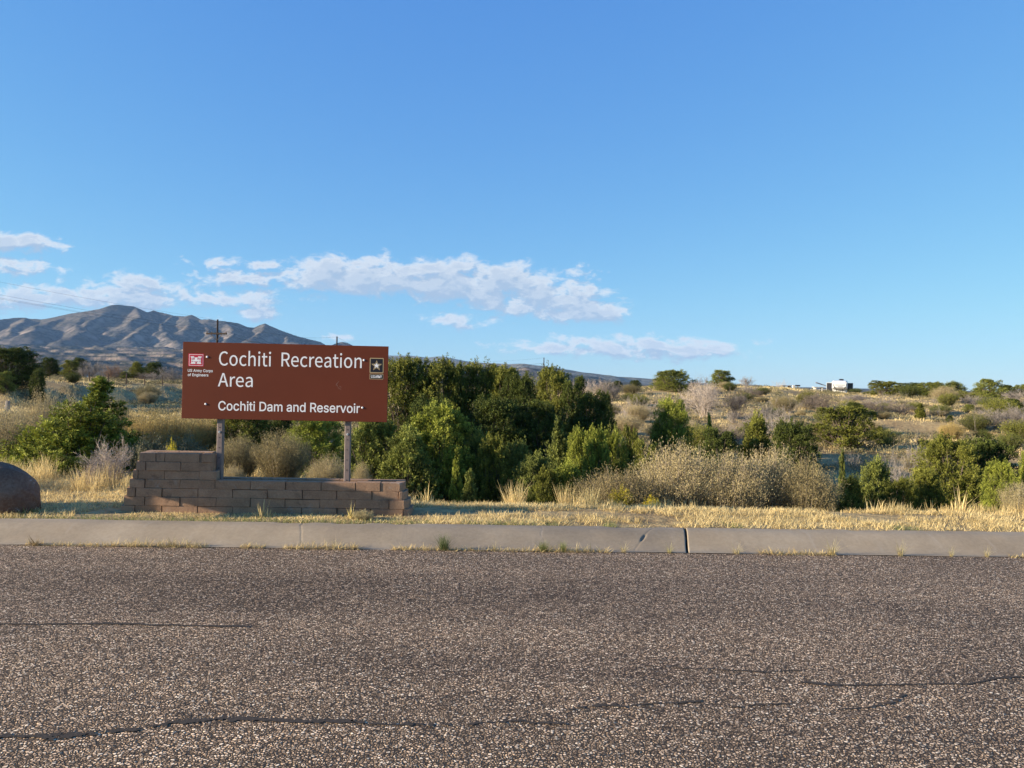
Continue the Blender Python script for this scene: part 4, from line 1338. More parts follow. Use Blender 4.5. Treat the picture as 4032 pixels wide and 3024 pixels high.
def pole_pos(px, pytop, d, base=None):
    P = at(px, pytop, d)
    return P


POLES = [('p0', (-66.0, 50.0), 14.2), ('p1', pole_pos(857, 1258, 93), None), ('p2', pole_pos(1327, 1325, 128), None), ('p3', pole_pos(1573, 1410, 172), None), ('p4', pole_pos(2142, 1408, 205), None)]
tops, arms = [], []
LAB = ['wooden utility pole beyond the left edge of the view', 'wooden utility pole with a crossarm and braces above the left half of the brown sign',
       'thin utility pole rising behind the right half of the brown sign', 'distant faint utility pole just right of the brown sign',
       'distant utility pole standing above the trees near the middle of the skyline']
dirs = np.array([26.0, 41.0]) / np.hypot(26, 41)
for i, (nm, P, zt) in enumerate(POLES):
    if i == 0:
        x, y, zt = P[0], P[1], zt
    else:
        x, y, zt = P
    zb = gz(x, y) - .5
    zb = min(zb, zt - 9.0)
    o = empty('utility_pole', (x, y, zb))
    tag(o, LAB[i], 'utility pole', 'utility poles along the power line')
    mb = MB()
    mb.tube([(0, 0, 0), (0, 0, (zt - zb) * .5), (0, 0, zt - zb)], [.16, .14, .11], 8)
    mb.build('pole', MAT['wood'], o, True)
    az = 1.72
    # crossarm square to the picture of the line
    ux = np.array([0.97, -0.24, 0]) if i in (0, 1) else np.array([0.25, -0.97, 0])
    hz = zt - zb - az
    ends = [ux * s + np.array([0, 0, hz]) for s in (-1.38, 1.38)]
    if i in (0, 1, 2):
        mb = MB()
        A, B = ends
        w = np.array([-ux[1], ux[0], 0]) * .08
        up = np.array([0, 0, .10])
        off = np.array([-ux[1], ux[0], 0]) * -.17
        mb.hexa([A - w - up + off, B - w - up + off, B + w - up + off, A + w - up + off, A - w + up + off, B - w + up + off, B + w + up + off, A + w + up + off], 0)
        mb.build('crossarm', MAT['wood'], o)
        for s in (-.85, .85):
            mb = MB()
            mb.tube([ux * s + np.array([0, 0, hz - .02]) + off, np.array([0, 0, hz - .85]) + off * .75], .03, 5)
            mb.build('brace', MAT['rust'], o)
        for s in (-1.3, -.62, 1.3):
            mb = MB()
            mb.tube([ux * s + np.array([0, 0, hz + .06]) + off, ux * s + np.array([0, 0, hz + .16]) + off, ux * s + np.array([0, 0, hz + .24]) + off], [.03, .055, .035], 6)
            mb.build('insulator', MAT['rust'], o)
    base = np.array([x, y, zb])
    tops.append(base + np.array([0, 0, zt - zb - .05]))
    arms.append([base + ux * s + np.array([0, 0, hz + .25]) for s in (-1.3, -.62, 1.3)])
WL = ['top wire of the power line, sagging from the upper left towards the crossarm pole', 'outer left wire of the three lower wires on the crossarms', 'middle wire of the three lower wires on the crossarms', 'right wire of the three lower wires on the crossarms']
for w in range(4):
    mb = MB()
    for i in range(4):
        A = tops[i] if w == 0 else arms[i][w - 1]
        B = tops[i + 1] if w == 0 else arms[i + 1][w - 1]
        t = np.linspace(0, 1, 25)[:, None]
        P = A * (1 - t) + B * t
        P[:, 2] -= (4 * t * (1 - t))[:, 0] * (0.7 if i == 0 else 0.9)
        mb.tube(P, .010 if i else .007, 4)
    tag(mb.build('power_wire', MAT['hole']), WL[w], 'wire', 'wires of the power line')

# ------------------------------------------------------------------ fence on the left bank
FP = [(171, 1489, 1523, 66, 'first thin steel fence post right of the big dark tree, left edge of the bank'), (273, 1470, 1528, 64, 'tall thin steel fence post on the golden bank, second from the left'),
      (352, 1464, 1526, 64, 'tall thin steel fence post above the green juniper tip, third from the left'), (427, 1470, 1518, 64, 'thin steel fence post by the brown leafless tree, fourth from the left'),
      (498, 1470, 1516, 65, 'thin steel fence post where the bank turns dark, fifth from the left'), (570, 1480, 1520, 66, 'thin steel fence post on the shaded bank rim, sixth from the left'),
      (640, 1484, 1524, 67, 'thin steel fence post nearest the brown sign on the bank rim')]
ftop = []
for px, yt, yb, d, lab in FP:
    P = at(px, yt, d)
    zb = gz(P[0], P[1]) - .3
    mb = MB()
    h = P[2] - zb
    mb.tube([(0, 0, 0), (0, 0, h)], [.045, .045], 5)
    mb.box((-.05, -.012, h - .5), (.05, .012, h - .01))
    o = mb.build('fence_post', MAT['rust'], None, False, (P[0], P[1], zb))
    tag(o, lab, 'fence post', 'posts of the wire fence on the bank')
    ftop.append(P)
for k, dz in enumerate((.12, .45, .8)):
    mb = MB()
    pts = [ftop[0] + np.array([-9, .5, 0])] + ftop
    for A, B in zip(pts[:-1], pts[1:]):
        mb.tube([A - (0, 0, dz), (A + B) / 2 - (0, 0, dz + .02), B - (0, 0, dz)], .008, 3)
    tag(mb.build('fence_wire', MAT['rust']), ('upper', 'middle', 'lower')[k] + ' strand of wire strung along the steel posts on the left bank', 'wire', 'fence wires on the bank')
P = at(339, 1457, 86)
mb = MB()
zb = gz(P[0], P[1]) - .3
mb.box((-.16, -.16, 0), (.16, .16, P[2] - zb), 0, .5, .03)
tag(mb.build('marker_post', MAT['white_vinyl'], None, False, (P[0], P[1], zb)), 'squat white marker post among bare trees behind the fence', 'post')
P = at(29, 1578, 40)
zb = gz(P[0], P[1]) - .2
mb = MB()
mb.tube([(0, 0, 0), (.01, 0, (P[2] - zb) * .6), (.03, 0, P[2] - zb)], [.13, .12, .10], 7)
tag(mb.build('wooden_post', MAT['greywood'], None, False, (P[0], P[1], zb)), 'short weathered wooden post at the left edge among tan bushes', 'post')

# ------------------------------------------------------------------ camper trailer, tables, grill
RV = at(3306, 1539, 135)
rx, ry = RV[0], RV[1]
rz0 = gz(rx, ry)
rv = empty('camper_trailer', (rx, ry, rz0), math.atan2(-rx, ry))
tag(rv, 'white camper trailer with dark slide-outs parked on the ridge', 'camper')
MAT['rv_white'] = plain('gelcoat_white', (0.60, 0.59, 0.57), 0.3, 0.5, var=0.03)
MAT['rv_dark'] = plain('dark_fibreglass', (0.02, 0.02, 0.025), 0.35, 0.4)
MAT['rv_grey'] = plain('grey_graphic', (0.25, 0.26, 0.29), 0.4, 0.4)
ztp = at(3306, 1498.5, 135)[2] - rz0
zbt = at(3306, 1533, 135)[2] - rz0
hw = 1.24
mb = MB()
# body extruded front to back with a rounded nose
secs = [(-4.6, .80, .25, .20), (-4.45, .93, .10, .10), (-4.1, .985, .03, .03), (-3.6, 1.0, 0, 0), (4.6, 1.0, 0, 0)]
rings = []
for y, wsc, dt, db in secs:
    z0, zt_ = zbt + db * 2, ztp - dt * 1.6
    w = hw * wsc
    rings.append([(-w, y, z0 + .10), (-w + .12, y, z0), (w - .12, y, z0), (w, y, z0 + .10), (w, y, zt_ - .22), (w - .22, y, zt_ - .03), (0, y, zt_), (-w + .22, y, zt_ - .03), (-w, y, zt_ - .22)])
k = 9
Vr = [p for r_ in rings for p in r_]
Qr = [[i * k + j, i * k + (j + 1) % k, (i + 1) * k + (j + 1) % k, (i + 1) * k + j] for i in range(4) for j in range(k)]
mb.add(Vr, [np.array(Qr), np.array([list(range(k)), list(range(4 * k, 5 * k))[::-1]])])
mb.box((-1.15, -3.2, .75), (1.15, 4.55, zbt + .3), 0)          # lower body behind the raised nose
body = mb.build('body', MAT['rv_white'], rv, False)
for s in (-1, 1):
    mb = MB()
    x0, x1 = s * 1.25, s * 2.08
    lo = (min(x0, x1), -1.2, .95)
    hi = (max(x0, x1), 2.6, ztp - .46)
    mb.box(lo, hi, 0)
    xo = x1
    for xa, xb in ((xo - s * .0, xo + s * .05),):
        mb.box((min(xa, xb), -1.24, .93), (max(xa, xb), 2.6, ztp - .40), 1)
    mb.box((lo[0] - .02, -1.24, ztp - .46), (hi[0] + .02, 2.62, ztp - .40), 1)
    mb.build('slide_out', [MAT['rv_dark'], MAT['rv_white']], rv)
mb = MB()
mb.box((-.12, -2.2, ztp - .02), (.62, -1.3, ztp + .26), 0, .5, .08)
mb.build('air_conditioner', MAT['rv_dark'], rv)
mb = MB()
mb.box((-.72, -4.64, ztp - .88), (.78, -4.5, ztp - .75), 0)
mb.box((-.32, -4.64, ztp - 1.18), (.45, -4.5, ztp - 1.02), 0)
for s in (-1, 1):
    for i in range(4):
        xa = s * (1.10 - .10 * i)
        mb.box((min(xa, xa - s * .12), -4.6, ztp - .66 - .20 * i - .22), (max(xa, xa - s * .12), -4.3, ztp - .66 - .20 * i), 1)
mb.build('front_graphic', [MAT['rv_grey'], MAT['rv_dark']], rv)
mb = MB()
for s in (-1, 1):
    mb.tube([(s * .5, -3.6, .4), (s * .5, -3.6, zbt + .1)], .06, 6)
mb.box((-.9, -3.0, .45), (.9, 4.4, .62))
mb.build('chassis', MAT['rv_dark'], rv)
for s in (-1, 1):
    for yy in (.8, 1.8):
        mb = MB()
        Vw = [(s * 1.05 + dx, yy + .38 * math.cos(a_), .38 + .38 * math.sin(a_)) for dx in (-.11, .11) for a_ in np.linspace(0, 2 * math.pi, 16, endpoint=False)]
        mb.add(Vw, [np.array([[j, (j + 1) % 16, 16 + (j + 1) % 16, 16 + j] for j in range(16)]), np.array([list(range(16))[::-1], list(range(16, 32))])])
        mb.build('wheel', MAT['rv_dark'], rv)
mb = MB()
for z_, dz in ((ztp - .45, -.25), (ztp - .62, -.1)):
    mb.tube([(-2.1, .4, z_ + dz - .3), (-3.0, .2, z_ + dz + .05), (-3.9, 0, z_ + .12)], .05, 5)
    mb.tube([(-2.1, 1.4, z_ + dz - .3), (-3.9, 1.6, z_ + .12)], .05, 5)
mb.tube([(-3.9, -1.0, ztp - .45), (-3.9, 2.8, ztp - .45)], .09, 6)
mb.build('awning_frame', MAT['rv_grey'], rv)


def table(px, py, d, wpx, lab, shade):
    P = at(px, py, d)
    zb = gz(P[0], P[1])
    o = empty('picnic_table', (P[0], P[1], zb), 0.05)
    tag(o, lab, 'picnic table', 'concrete picnic tables on the ridge')
    hgt = P[2] - zb
    w = wpx * d / F / 2
    mb = MB()
    mb.box((-w, -.4, hgt - .1), (w, .4, hgt), 0, .5, .02)
    mb.build('table_top', shade, o)
    for s in (-1, 1):
        mb = MB()
        mb.box((-w * .95, s * .78 - .15, hgt - .42), (w * .95, s * .78 + .15, hgt - .33), 0, .5, .02)
        mb.build('bench', shade, o)
        mb = MB()
        mb.box((s * w * .6 - .11, -.35, 0), (s * w * .6 + .11, .35, hgt - .1), 0, .5, .02)
        mb.box((s * w * .6 - .09, -.8, hgt - .52), (s * w * .6 + .09, .8, hgt - .42), 0)
        mb.build('leg', shade, o)


MAT['pale_concrete'] = plain('pale_concrete', (0.55, 0.50, 0.42), 0.9, 0.1)
table(3222, 1523.5, 117, 44, 'pale concrete picnic table just left of the white camper', MAT['pale_concrete'])
table(3096, 1517.5, 112, 40, 'darker picnic table under the grey bush on the ridge', plain('weathered_table', (0.22, 0.19, 0.15), 0.9, 0.1))
P = at(3125, 1517, 111)
zb = gz(P[0], P[1]) - .1
mb = MB()
mb.box((-.17, -.17, 0), (.17, .17, P[2] - zb), 0, .5, .03)
tag(mb.build('concrete_post', MAT['pale_concrete'], None, False, (P[0], P[1], zb)), 'short pale post between the two picnic tables on the ridge', 'post')
P = at(3141, 1515.5, 112)
zb = gz(P[0], P[1]) - .1
o = empty('barbecue_grill', (P[0], P[1], zb))
tag(o, 'small black barbecue grill on a pedestal on the ridge', 'grill')
hgt = P[2] - zb
mb = MB()
mb.tube([(0, 0, 0), (0, 0, hgt - .2)], .05, 6)
mb.build('pedestal', MAT['rust'], o)
mb = MB()
mb.box((-.28, -.25, hgt - .22), (.28, .25, hgt - .19))
mb.box((-.28, -.25, hgt - .19), (-.26, .25, hgt))
mb.box((.26, -.25, hgt - .19), (.28, .25, hgt))
mb.box((-.26, .23, hgt - .19), (.26, .25, hgt))
mb.box((-.26, -.25, hgt - .19), (.26, -.23, hgt - .02))
mb.build('fire_box', MAT['rv_dark'], o)

# ------------------------------------------------------------------ plants: prototypes of unit height and width
ROOT = {}


def unit(Vs, zmax=None):
    """scale a list of vertex arrays so the whole is 1 wide and 1 tall"""
    A = np.concatenate(Vs)
    z = zmax or np.percentile(A[:, 2], 99.93)
    w = np.percentile(np.abs(A[:, :2]), 98.5) * 2
    s = np.array([1 / w, 1 / w, 1 / z])
    return [v * s for v in Vs]


def juniper(seed, n, form):
    """trunk limbs reach into many leafy lobes; each lobe bristles with small upright sprays"""
    g = np.random.default_rng(seed)
    nl = {'upright': 84, 'round': 110, 'broad': 110, 'column': 34, 'sparse': 62, 'spire': 100}[form]
    lr = {'upright': .105, 'round': .115, 'broad': .105, 'column': .10, 'sparse': .11, 'spire': .09}[form]
    el = {'upright': 1.6, 'round': 1.05, 'broad': 1.35, 'column': 1.8, 'sparse': 1.2, 'spire': 1.7}[form]
    sep = {'upright': .46, 'round': .36, 'broad': .38, 'column': .5, 'sparse': .42, 'spire': .42}[form]

    def profile(z):
        if form == 'upright':
            return .48 * (1 - z) ** .42 * (z + .25) ** .12 + .02
        if form == 'broad':
            return .48 * math.sqrt(max(0, 1 - (max(z, .0) * 1.06 - .16) ** 2))
        if form == 'round':
            return .48 * math.sqrt(max(0, 1 - (max(z, .0) * 1.15 - .25) ** 2))
        if form == 'column':
            return .34 * (1 - z) ** .8 * (z + .4) ** .3 + .015
        if form == 'spire':
            return .5 * max(0, 1 - z / .68) ** .75 + .01
        return .48 * math.sqrt(max(0, 1 - (z * .98 - .22) ** 2))
    skew = g.uniform(.85, 1.15, 5)
    C, Rl = [], []
    tries = 0
    while len(C) < nl and tries < 20000:
        tries += 1
        z = g.uniform(.03, .97) if form != 'sparse' else g.uniform(.06, .95)
        if form == 'spire' and z > .66:
            continue
        an = g.uniform(0, 6.28)
        wob = 1 + .20 * math.sin(2 * an + skew[0] * 7) + .14 * math.sin(3 * an + skew[1] * 9 + z * 4)
        rr = profile(z) * wob * g.uniform(.25, 1) ** .5
        r_ = lr * g.uniform(.65, 1.2) * (1.0 if z < .8 else .8)
        rr = max(rr - r_ * .55, 0)
        c = np.array([math.cos(an) * rr, math.sin(an) * rr, z])
        if any(np.linalg.norm((c - q) / np.array([1, 1, el])) < sep * (r_ + r2) for q, r2 in zip(C, Rl)):
            continue
        C.append(c)
        Rl.append(r_)
    if form == 'spire':         # one leader rising off centre
        for z in np.linspace(.30, .95, 24):
            q = .17 * (1 - z) / .65
            C.append(np.array([.16 + g.normal() * q * .6, g.normal() * q * .6, z]))
            Rl.append(.035 + .07 * (1 - z))
    P, D, T = [], [], []
    nsp = {'upright': 20, 'round': 22, 'broad': 22, 'column': 18, 'sparse': 22, 'spire': 18}[form]
    per = max(6, n // (len(C) * nsp))
    for c, r_ in zip(C, Rl):
        lt = g.normal() * .10
        for k in range(nsp):
            o = nrm(g.normal(size=3) + np.array([0, 0, .35]))
            b = c + o * np.array([1, 1, el]) * r_ * g.uniform(.25, .85)
            b[2] = max(b[2], .01)
            up = {'upright': 1.2, 'round': .5, 'broad': .95, 'column': 1.3, 'sparse': .5, 'spire': 1.0}[form]
            ax = nrm(o * .8 + np.array([c[0], c[1], 0]) * .8 + np.array([0, 0, up]) + g.normal(size=3) * .22)
            ln = r_ * {'upright': 1.15, 'round': .72, 'broad': .95, 'column': 1.1, 'sparse': .75, 'spire': 1.0}[form] * g.uniform(.6, 1.25)
            wd = ln * {'upright': .25, 'round': .40, 'broad': .31, 'column': .27, 'sparse': .38, 'spire': .26}[form]
            m = per
            s = g.uniform(0, 1, m) ** .85
            rr = wd * (1 - s) ** .55 * np.sqrt(g.uniform(0.05, 1, m)) * (0.35 + .65 * np.minimum(1, s * 5))
            u = nrm(np.cross(ax, [.3, .2, .9]))
            v = np.cross(ax, u)
            th = g.uniform(0, 6.28, m)
            rad = u * np.cos(th)[:, None] + v * np.sin(th)[:, None]
            P.append(b + ax * (s * ln)[:, None] + rad * rr[:, None])
            D.append(nrm(ax * .8 + rad * .75 + g.normal(size=(m, 3)) * .3))
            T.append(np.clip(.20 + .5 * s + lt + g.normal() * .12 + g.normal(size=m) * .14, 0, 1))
    P, D, T = np.concatenate(P), np.concatenate(D), np.concatenate(T)
    lf = 1.5 * (30000 / len(P)) ** .5
    V, Q = leaves(P, D, .021 * lf * g.uniform(.6, 1.4, len(P)), .0085 * lf, g)
    A, B, R = [], [], []
    for c, r_ in zip(C, Rl):
        base = np.array([c[0] * .12, c[1] * .12, 0])
        mid = np.array([c[0] * .55, c[1] * .55, c[2] * .55]) + g.normal(size=3) * .02
        t = np.linspace(0, 1, 6)[:, None]
        pts = base * (1 - t) ** 2 + 2 * mid * t * (1 - t) + c * t ** 2
        A.append(pts[:-1])
        B.append(pts[1:])
        R.append(np.linspace(.013, .004, 5))
    A, B, R = np.concatenate(A), np.concatenate(B), np.concatenate(R)
    SV, SQ = segs(A, B, R, R * .85, 4)
    V, SV = unit([V, SV], np.percentile(V[:, 2], 99.9))
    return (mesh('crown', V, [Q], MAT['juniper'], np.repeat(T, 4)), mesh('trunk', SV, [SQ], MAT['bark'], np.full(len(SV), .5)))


def bush(seed, n, stems_n=260, form='dome', leafm='sage'):
    """rounded desert shrub: fine woody stems with small pale leaves towards the tips"""
    g = np.random.default_rng(seed)
    lob = [np.array([g.uniform(-.28, .28), g.uniform(-.28, .28), 0]) for _ in range(5)]
    A, B, R, P, D, T = [], [], [], [], [], []
    per = max(4, n // stems_n)
    for i in range(stems_n):
        c0 = lob[i % 5] * g.uniform(.3, 1)
        a = g.uniform(0, 6.28)
        tilt = .95 * math.sqrt(g.uniform(0, 1))
        hl = g.uniform(.80, 1.0) * (1 - .15 * tilt)
        d = np.array([math.cos(a) * math.sin(tilt), math.sin(a) * math.sin(tilt), math.cos(tilt)])
        t = np.linspace(0, 1, 5)[:, None]
        pts = c0 * .5 + d * hl * .8 * t + np.array([0, 0, .2]) * hl * t ** 2 + np.cumsum(g.normal(size=(5, 3)) * .022, 0)
        pts[:, 2] = np.maximum(pts[:, 2] - pts[0, 2] * (1 - t[:, 0]), 0)
        A.append(pts[:-1])
        B.append(pts[1:])
        R.append(np.linspace(.0065, .002, 4))
        m = per
        s = 1 - .78 * g.uniform(0, 1, m) ** 1.25
        c = np.stack([np.interp(s * 4, range(5), pts[:, j]) for j in range(3)], -1)
        spread = .030 + .050 * (1.1 - s)[:, None]
        c = c + g.normal(size=(m, 3)) * spread
        P.append(c)
        dd = nrm(pts[-1] - pts[-2])
        D.append(nrm(dd + g.normal(size=(m, 3)) * .55))
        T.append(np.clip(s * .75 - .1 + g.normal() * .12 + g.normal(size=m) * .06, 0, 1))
    P, D, T = np.concatenate(P), np.concatenate(D), np.concatenate(T)
    lf = (30000 / len(P)) ** .5
    V, Q = leaves(P, D, .030 * lf * g.uniform(.5, 1.4, len(P)), .0085 * lf, g)
    A, B, R = np.concatenate(A), np.concatenate(B), np.concatenate(R)
    SV, SQ = segs(A, B, R, R * .8, 3)
    V, SV = unit([V, SV])
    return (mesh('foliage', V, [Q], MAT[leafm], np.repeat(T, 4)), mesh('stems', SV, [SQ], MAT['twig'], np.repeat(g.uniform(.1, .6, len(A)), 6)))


def bare(seed, form='shrub', levels=4):
    """leafless shrub or small dead tree"""
    g = np.random.default_rng(seed)
    A, B, R0, R1, T = [], [], [], [], []

    def grow(p, d, ln, r, lev):
        k = 4
        tv = g.uniform(.2, .9)
        for i in range(k):
            d = nrm(d + g.normal(size=3) * .16 + np.array([0, 0, .05]))
            q = p + d * ln / k
            A.append(p)
            B.append(q)
            R0.append(r)
            R1.append(r * .86)
            T.append(tv)
            r *= .86
            p = q
            if lev > 0 and (i > 0 or form == 'shrub'):
                for _ in range(1 if g.uniform() < .55 else 2):
                    a = g.normal(size=3)
                    nd = nrm(d + nrm(np.cross(d, a)) * g.uniform(.5, 1.1))
                    grow(p, nd, ln * g.uniform(.42, .68), r * .62, lev - 1)
    n0 = {'shrub': 13, 'tree': 3, 'stick': 1, 'sprawl': 14}[form]
    for i in range(n0):
        a = 2 * math.pi * i / n0 + g.uniform(-.4, .4)
        tl = {'shrub': g.uniform(.1, .9), 'tree': g.uniform(.1, .45), 'stick': .03, 'sprawl': g.uniform(.5, 1.25)}[form]
        d = np.array([math.cos(a) * math.sin(tl), math.sin(a) * math.sin(tl), math.cos(tl)])
        grow(np.array([math.cos(a), math.sin(a), 0]) * .04, d, {'shrub': .75, 'tree': .8, 'stick': 1.0, 'sprawl': .8}[form] * g.uniform(.75, 1.1), {'shrub': .014, 'tree': .03, 'stick': .02, 'sprawl': .016}[form], {'shrub': 3, 'tree': 3, 'stick': 2, 'sprawl': 3}[form])
    A, B = np.array(A), np.array(B)
    R0 = np.maximum(np.array(R0), .0028)
    R1 = np.maximum(np.array(R1), .0022)
    V, Q = segs(A, B, R0, R1, 3)
    V, = unit([V])
    return mesh('branches', V, [Q], MAT['twig'], np.repeat(np.array(T), 6))


def blades(P, D, L, Wd, bend, g, tint):
    """curved grass blades of three quads"""
    n = len(P)
    L = np.asarray(L)[:, None]
    az = g.uniform(0, 6.28, n)
    side = np.stack([np.cos(az), np.sin(az), np.zeros(n)], -1)
    bd = np.stack([np.cos(az + 1.57), np.sin(az + 1.57), np.zeros(n)], -1) * np.asarray(bend)[:, None]
    Wd = np.broadcast_to(np.asarray(Wd, float), (n,))[:, None]
    V = np.empty((n, 8, 3))
    for i, t in enumerate((0, .35, .7, 1.0)):
        c = P + D * L * t + bd * L * t * t - np.array([0, 0, 1]) * (np.asarray(bend)[:, None] ** 2) * L * .35 * t * t
        w = Wd * (1 - t) ** .6 * .5 + .0004
        V[:, 2 * i] = c + side * w
        V[:, 2 * i + 1] = c - side * w
    b = (np.arange(n) * 8)[:, None]
    Q = np.concatenate([b + np.array([[2 * i, 2 * i + 1, 2 * i + 3, 2 * i + 2]]) for i in range(3)])
    return V.reshape(-1, 3), Q, np.repeat(tint, 8)


def tuft(seed, n=130, material='straw', stiff=.35, wd=.011):
    g = np.random.default_rng(seed)
    a = g.uniform(0, 6.28, n)
    r = .16 * np.sqrt(g.uniform(0, 1, n))
    P = np.stack([np.cos(a) * r, np.sin(a) * r, np.zeros(n)], -1)
    tl = g.normal(0, stiff * .6, (n, 2))
    D = nrm(np.stack([P[:, 0] * 1.5 + tl[:, 0], P[:, 1] * 1.5 + tl[:, 1], np.ones(n)], -1))
    L = g.uniform(.35, 1.0, n) ** 1.0
    V, Q, T = blades(P, D, L, wd, np.abs(g.normal(0, stiff, n)), g, np.clip(g.normal(.55, .25, n), 0, 1))
    V, = unit([V])
    return mesh('grass_blades', V, [Q], MAT[material], T)


NF = 1.0
PROTO = {
    'up1': juniper(1, 66000, 'upright'), 'up2': juniper(2, 66000, 'upright'), 'up3': juniper(3, 40000, 'upright'),
    'ro1': juniper(4, 62000, 'round'), 'ro2': juniper(5, 62000, 'round'), 'ro3': juniper(6, 46000, 'round'),
    'br1': juniper(14, 72000, 'broad'), 'br2': juniper(15, 72000, 'broad'), 'br3': juniper(16, 72000, 'broad'),
    'co1': juniper(7, 20000, 'column'), 'co2': juniper(8, 20000, 'column'),
    'sp1': juniper(9, 40000, 'sparse'), 'sp2': juniper(10, 40000, 'sparse'), 'spire': juniper(12, 80000, 'spire'),
    'bu1': bush(21, 50000, 420), 'bu2': bush(22, 50000, 420), 'bu3': bush(23, 50000, 420), 'sg1': bush(24, 12000, 160),
    'ye1': bush(25, 9000, 120, leafm='flower'), 'gr1': bush(26, 12000, 160, leafm='juniper'),
    'ba1': bare(31), 'ba2': bare(32), 'ba3': bare(33), 'sp_1': bare(34, 'sprawl'), 'sp_2': bare(35, 'sprawl'), 'tr1': bare(36, 'tree'), 'tr2': bare(37, 'tree'), 'st1': bare(38, 'stick'), 'st2': bare(39, 'stick'),
    'tu1': tuft(41), 'tu2': tuft(42, 180, stiff=.25), 'tg1': tuft(43, 260, 'green', .6, .02), 'tu3': tuft(44, 60, 'straw', .8, .03), 'tu4': tuft(45, 26, 'straw', .22, .05)}
GREEN, DARK_, OLIVE, YEL, GREYG = (1, 1.06, 1), (.40, .48, .44), (.86, .86, .68), (1.22, 1.30, .9), (.85, .92, .95)
DARK = DARK_
SAGE, TAN, PALE, GOLD, BLUE = (.80, .78, .66), (1.12, 1.08, .98), (1.15, 1.15, 1.05), (1.25, 1.1, .7), (.50, .56, .58)
GT, DT, PT_ = (1, 1, 1), (.62, .58, .55), (1.5, 1.45, 1.4)
KIND = {'j': ('juniper', 'juniper'), 'b': ('shrub', 'shrub'), 'd': ('bare_shrub', 'bare shrub'), 't': ('dead_tree', 'dead tree'), 'g': ('grass_tuft', 'grass')}
GROUPS = {'j': 'junipers on the slopes behind the road', 'b': 'desert shrubs on the slopes behind the road', 'd': 'leafless grey shrubs', 't': 'dead trees on the slope', 'g': 'tufts of tall grass'}
rp = np.random.default_rng(99)
PLANT_XY = []


def plant(kind, proto, px, ptop, wpx, d, colr, label, deep=1.0, zoff=0.0, xy=None, rot=None):
    P = at(px, ptop, d) if xy is None else np.array(xy)
    zb = gz(P[0], P[1]) - .04 + zoff
    h = max(P[2] - zb, .15)
    w = wpx * d / F
    nm, cat = KIND[kind]
    pr = PROTO[proto]
    o = empty(nm, (P[0], P[1], zb), rp.uniform(0, 6.28) if rot is None else rot)
    tag(o, label, cat, GROUPS[kind])
    PLANT_XY.append((P[0], P[1], w))
    dd = w * deep
    for me in (pr if isinstance(pr, tuple) else (pr,)):
        c = link(me.name, me, o)
        c.scale = (w, dd, h)
        c.color = (*colr, 1)
    if not isinstance(pr, tuple):
        # a plant of one piece needs no empty: the mesh itself is the thing
        c.parent = None
        c.location = o.location
        c.rotation_euler = o.rotation_euler
        for k in ('label', 'category', 'group'):
            c[k] = o[k]
        bpy.data.objects.remove(o)
        c.name = nm
        o = c
    return o


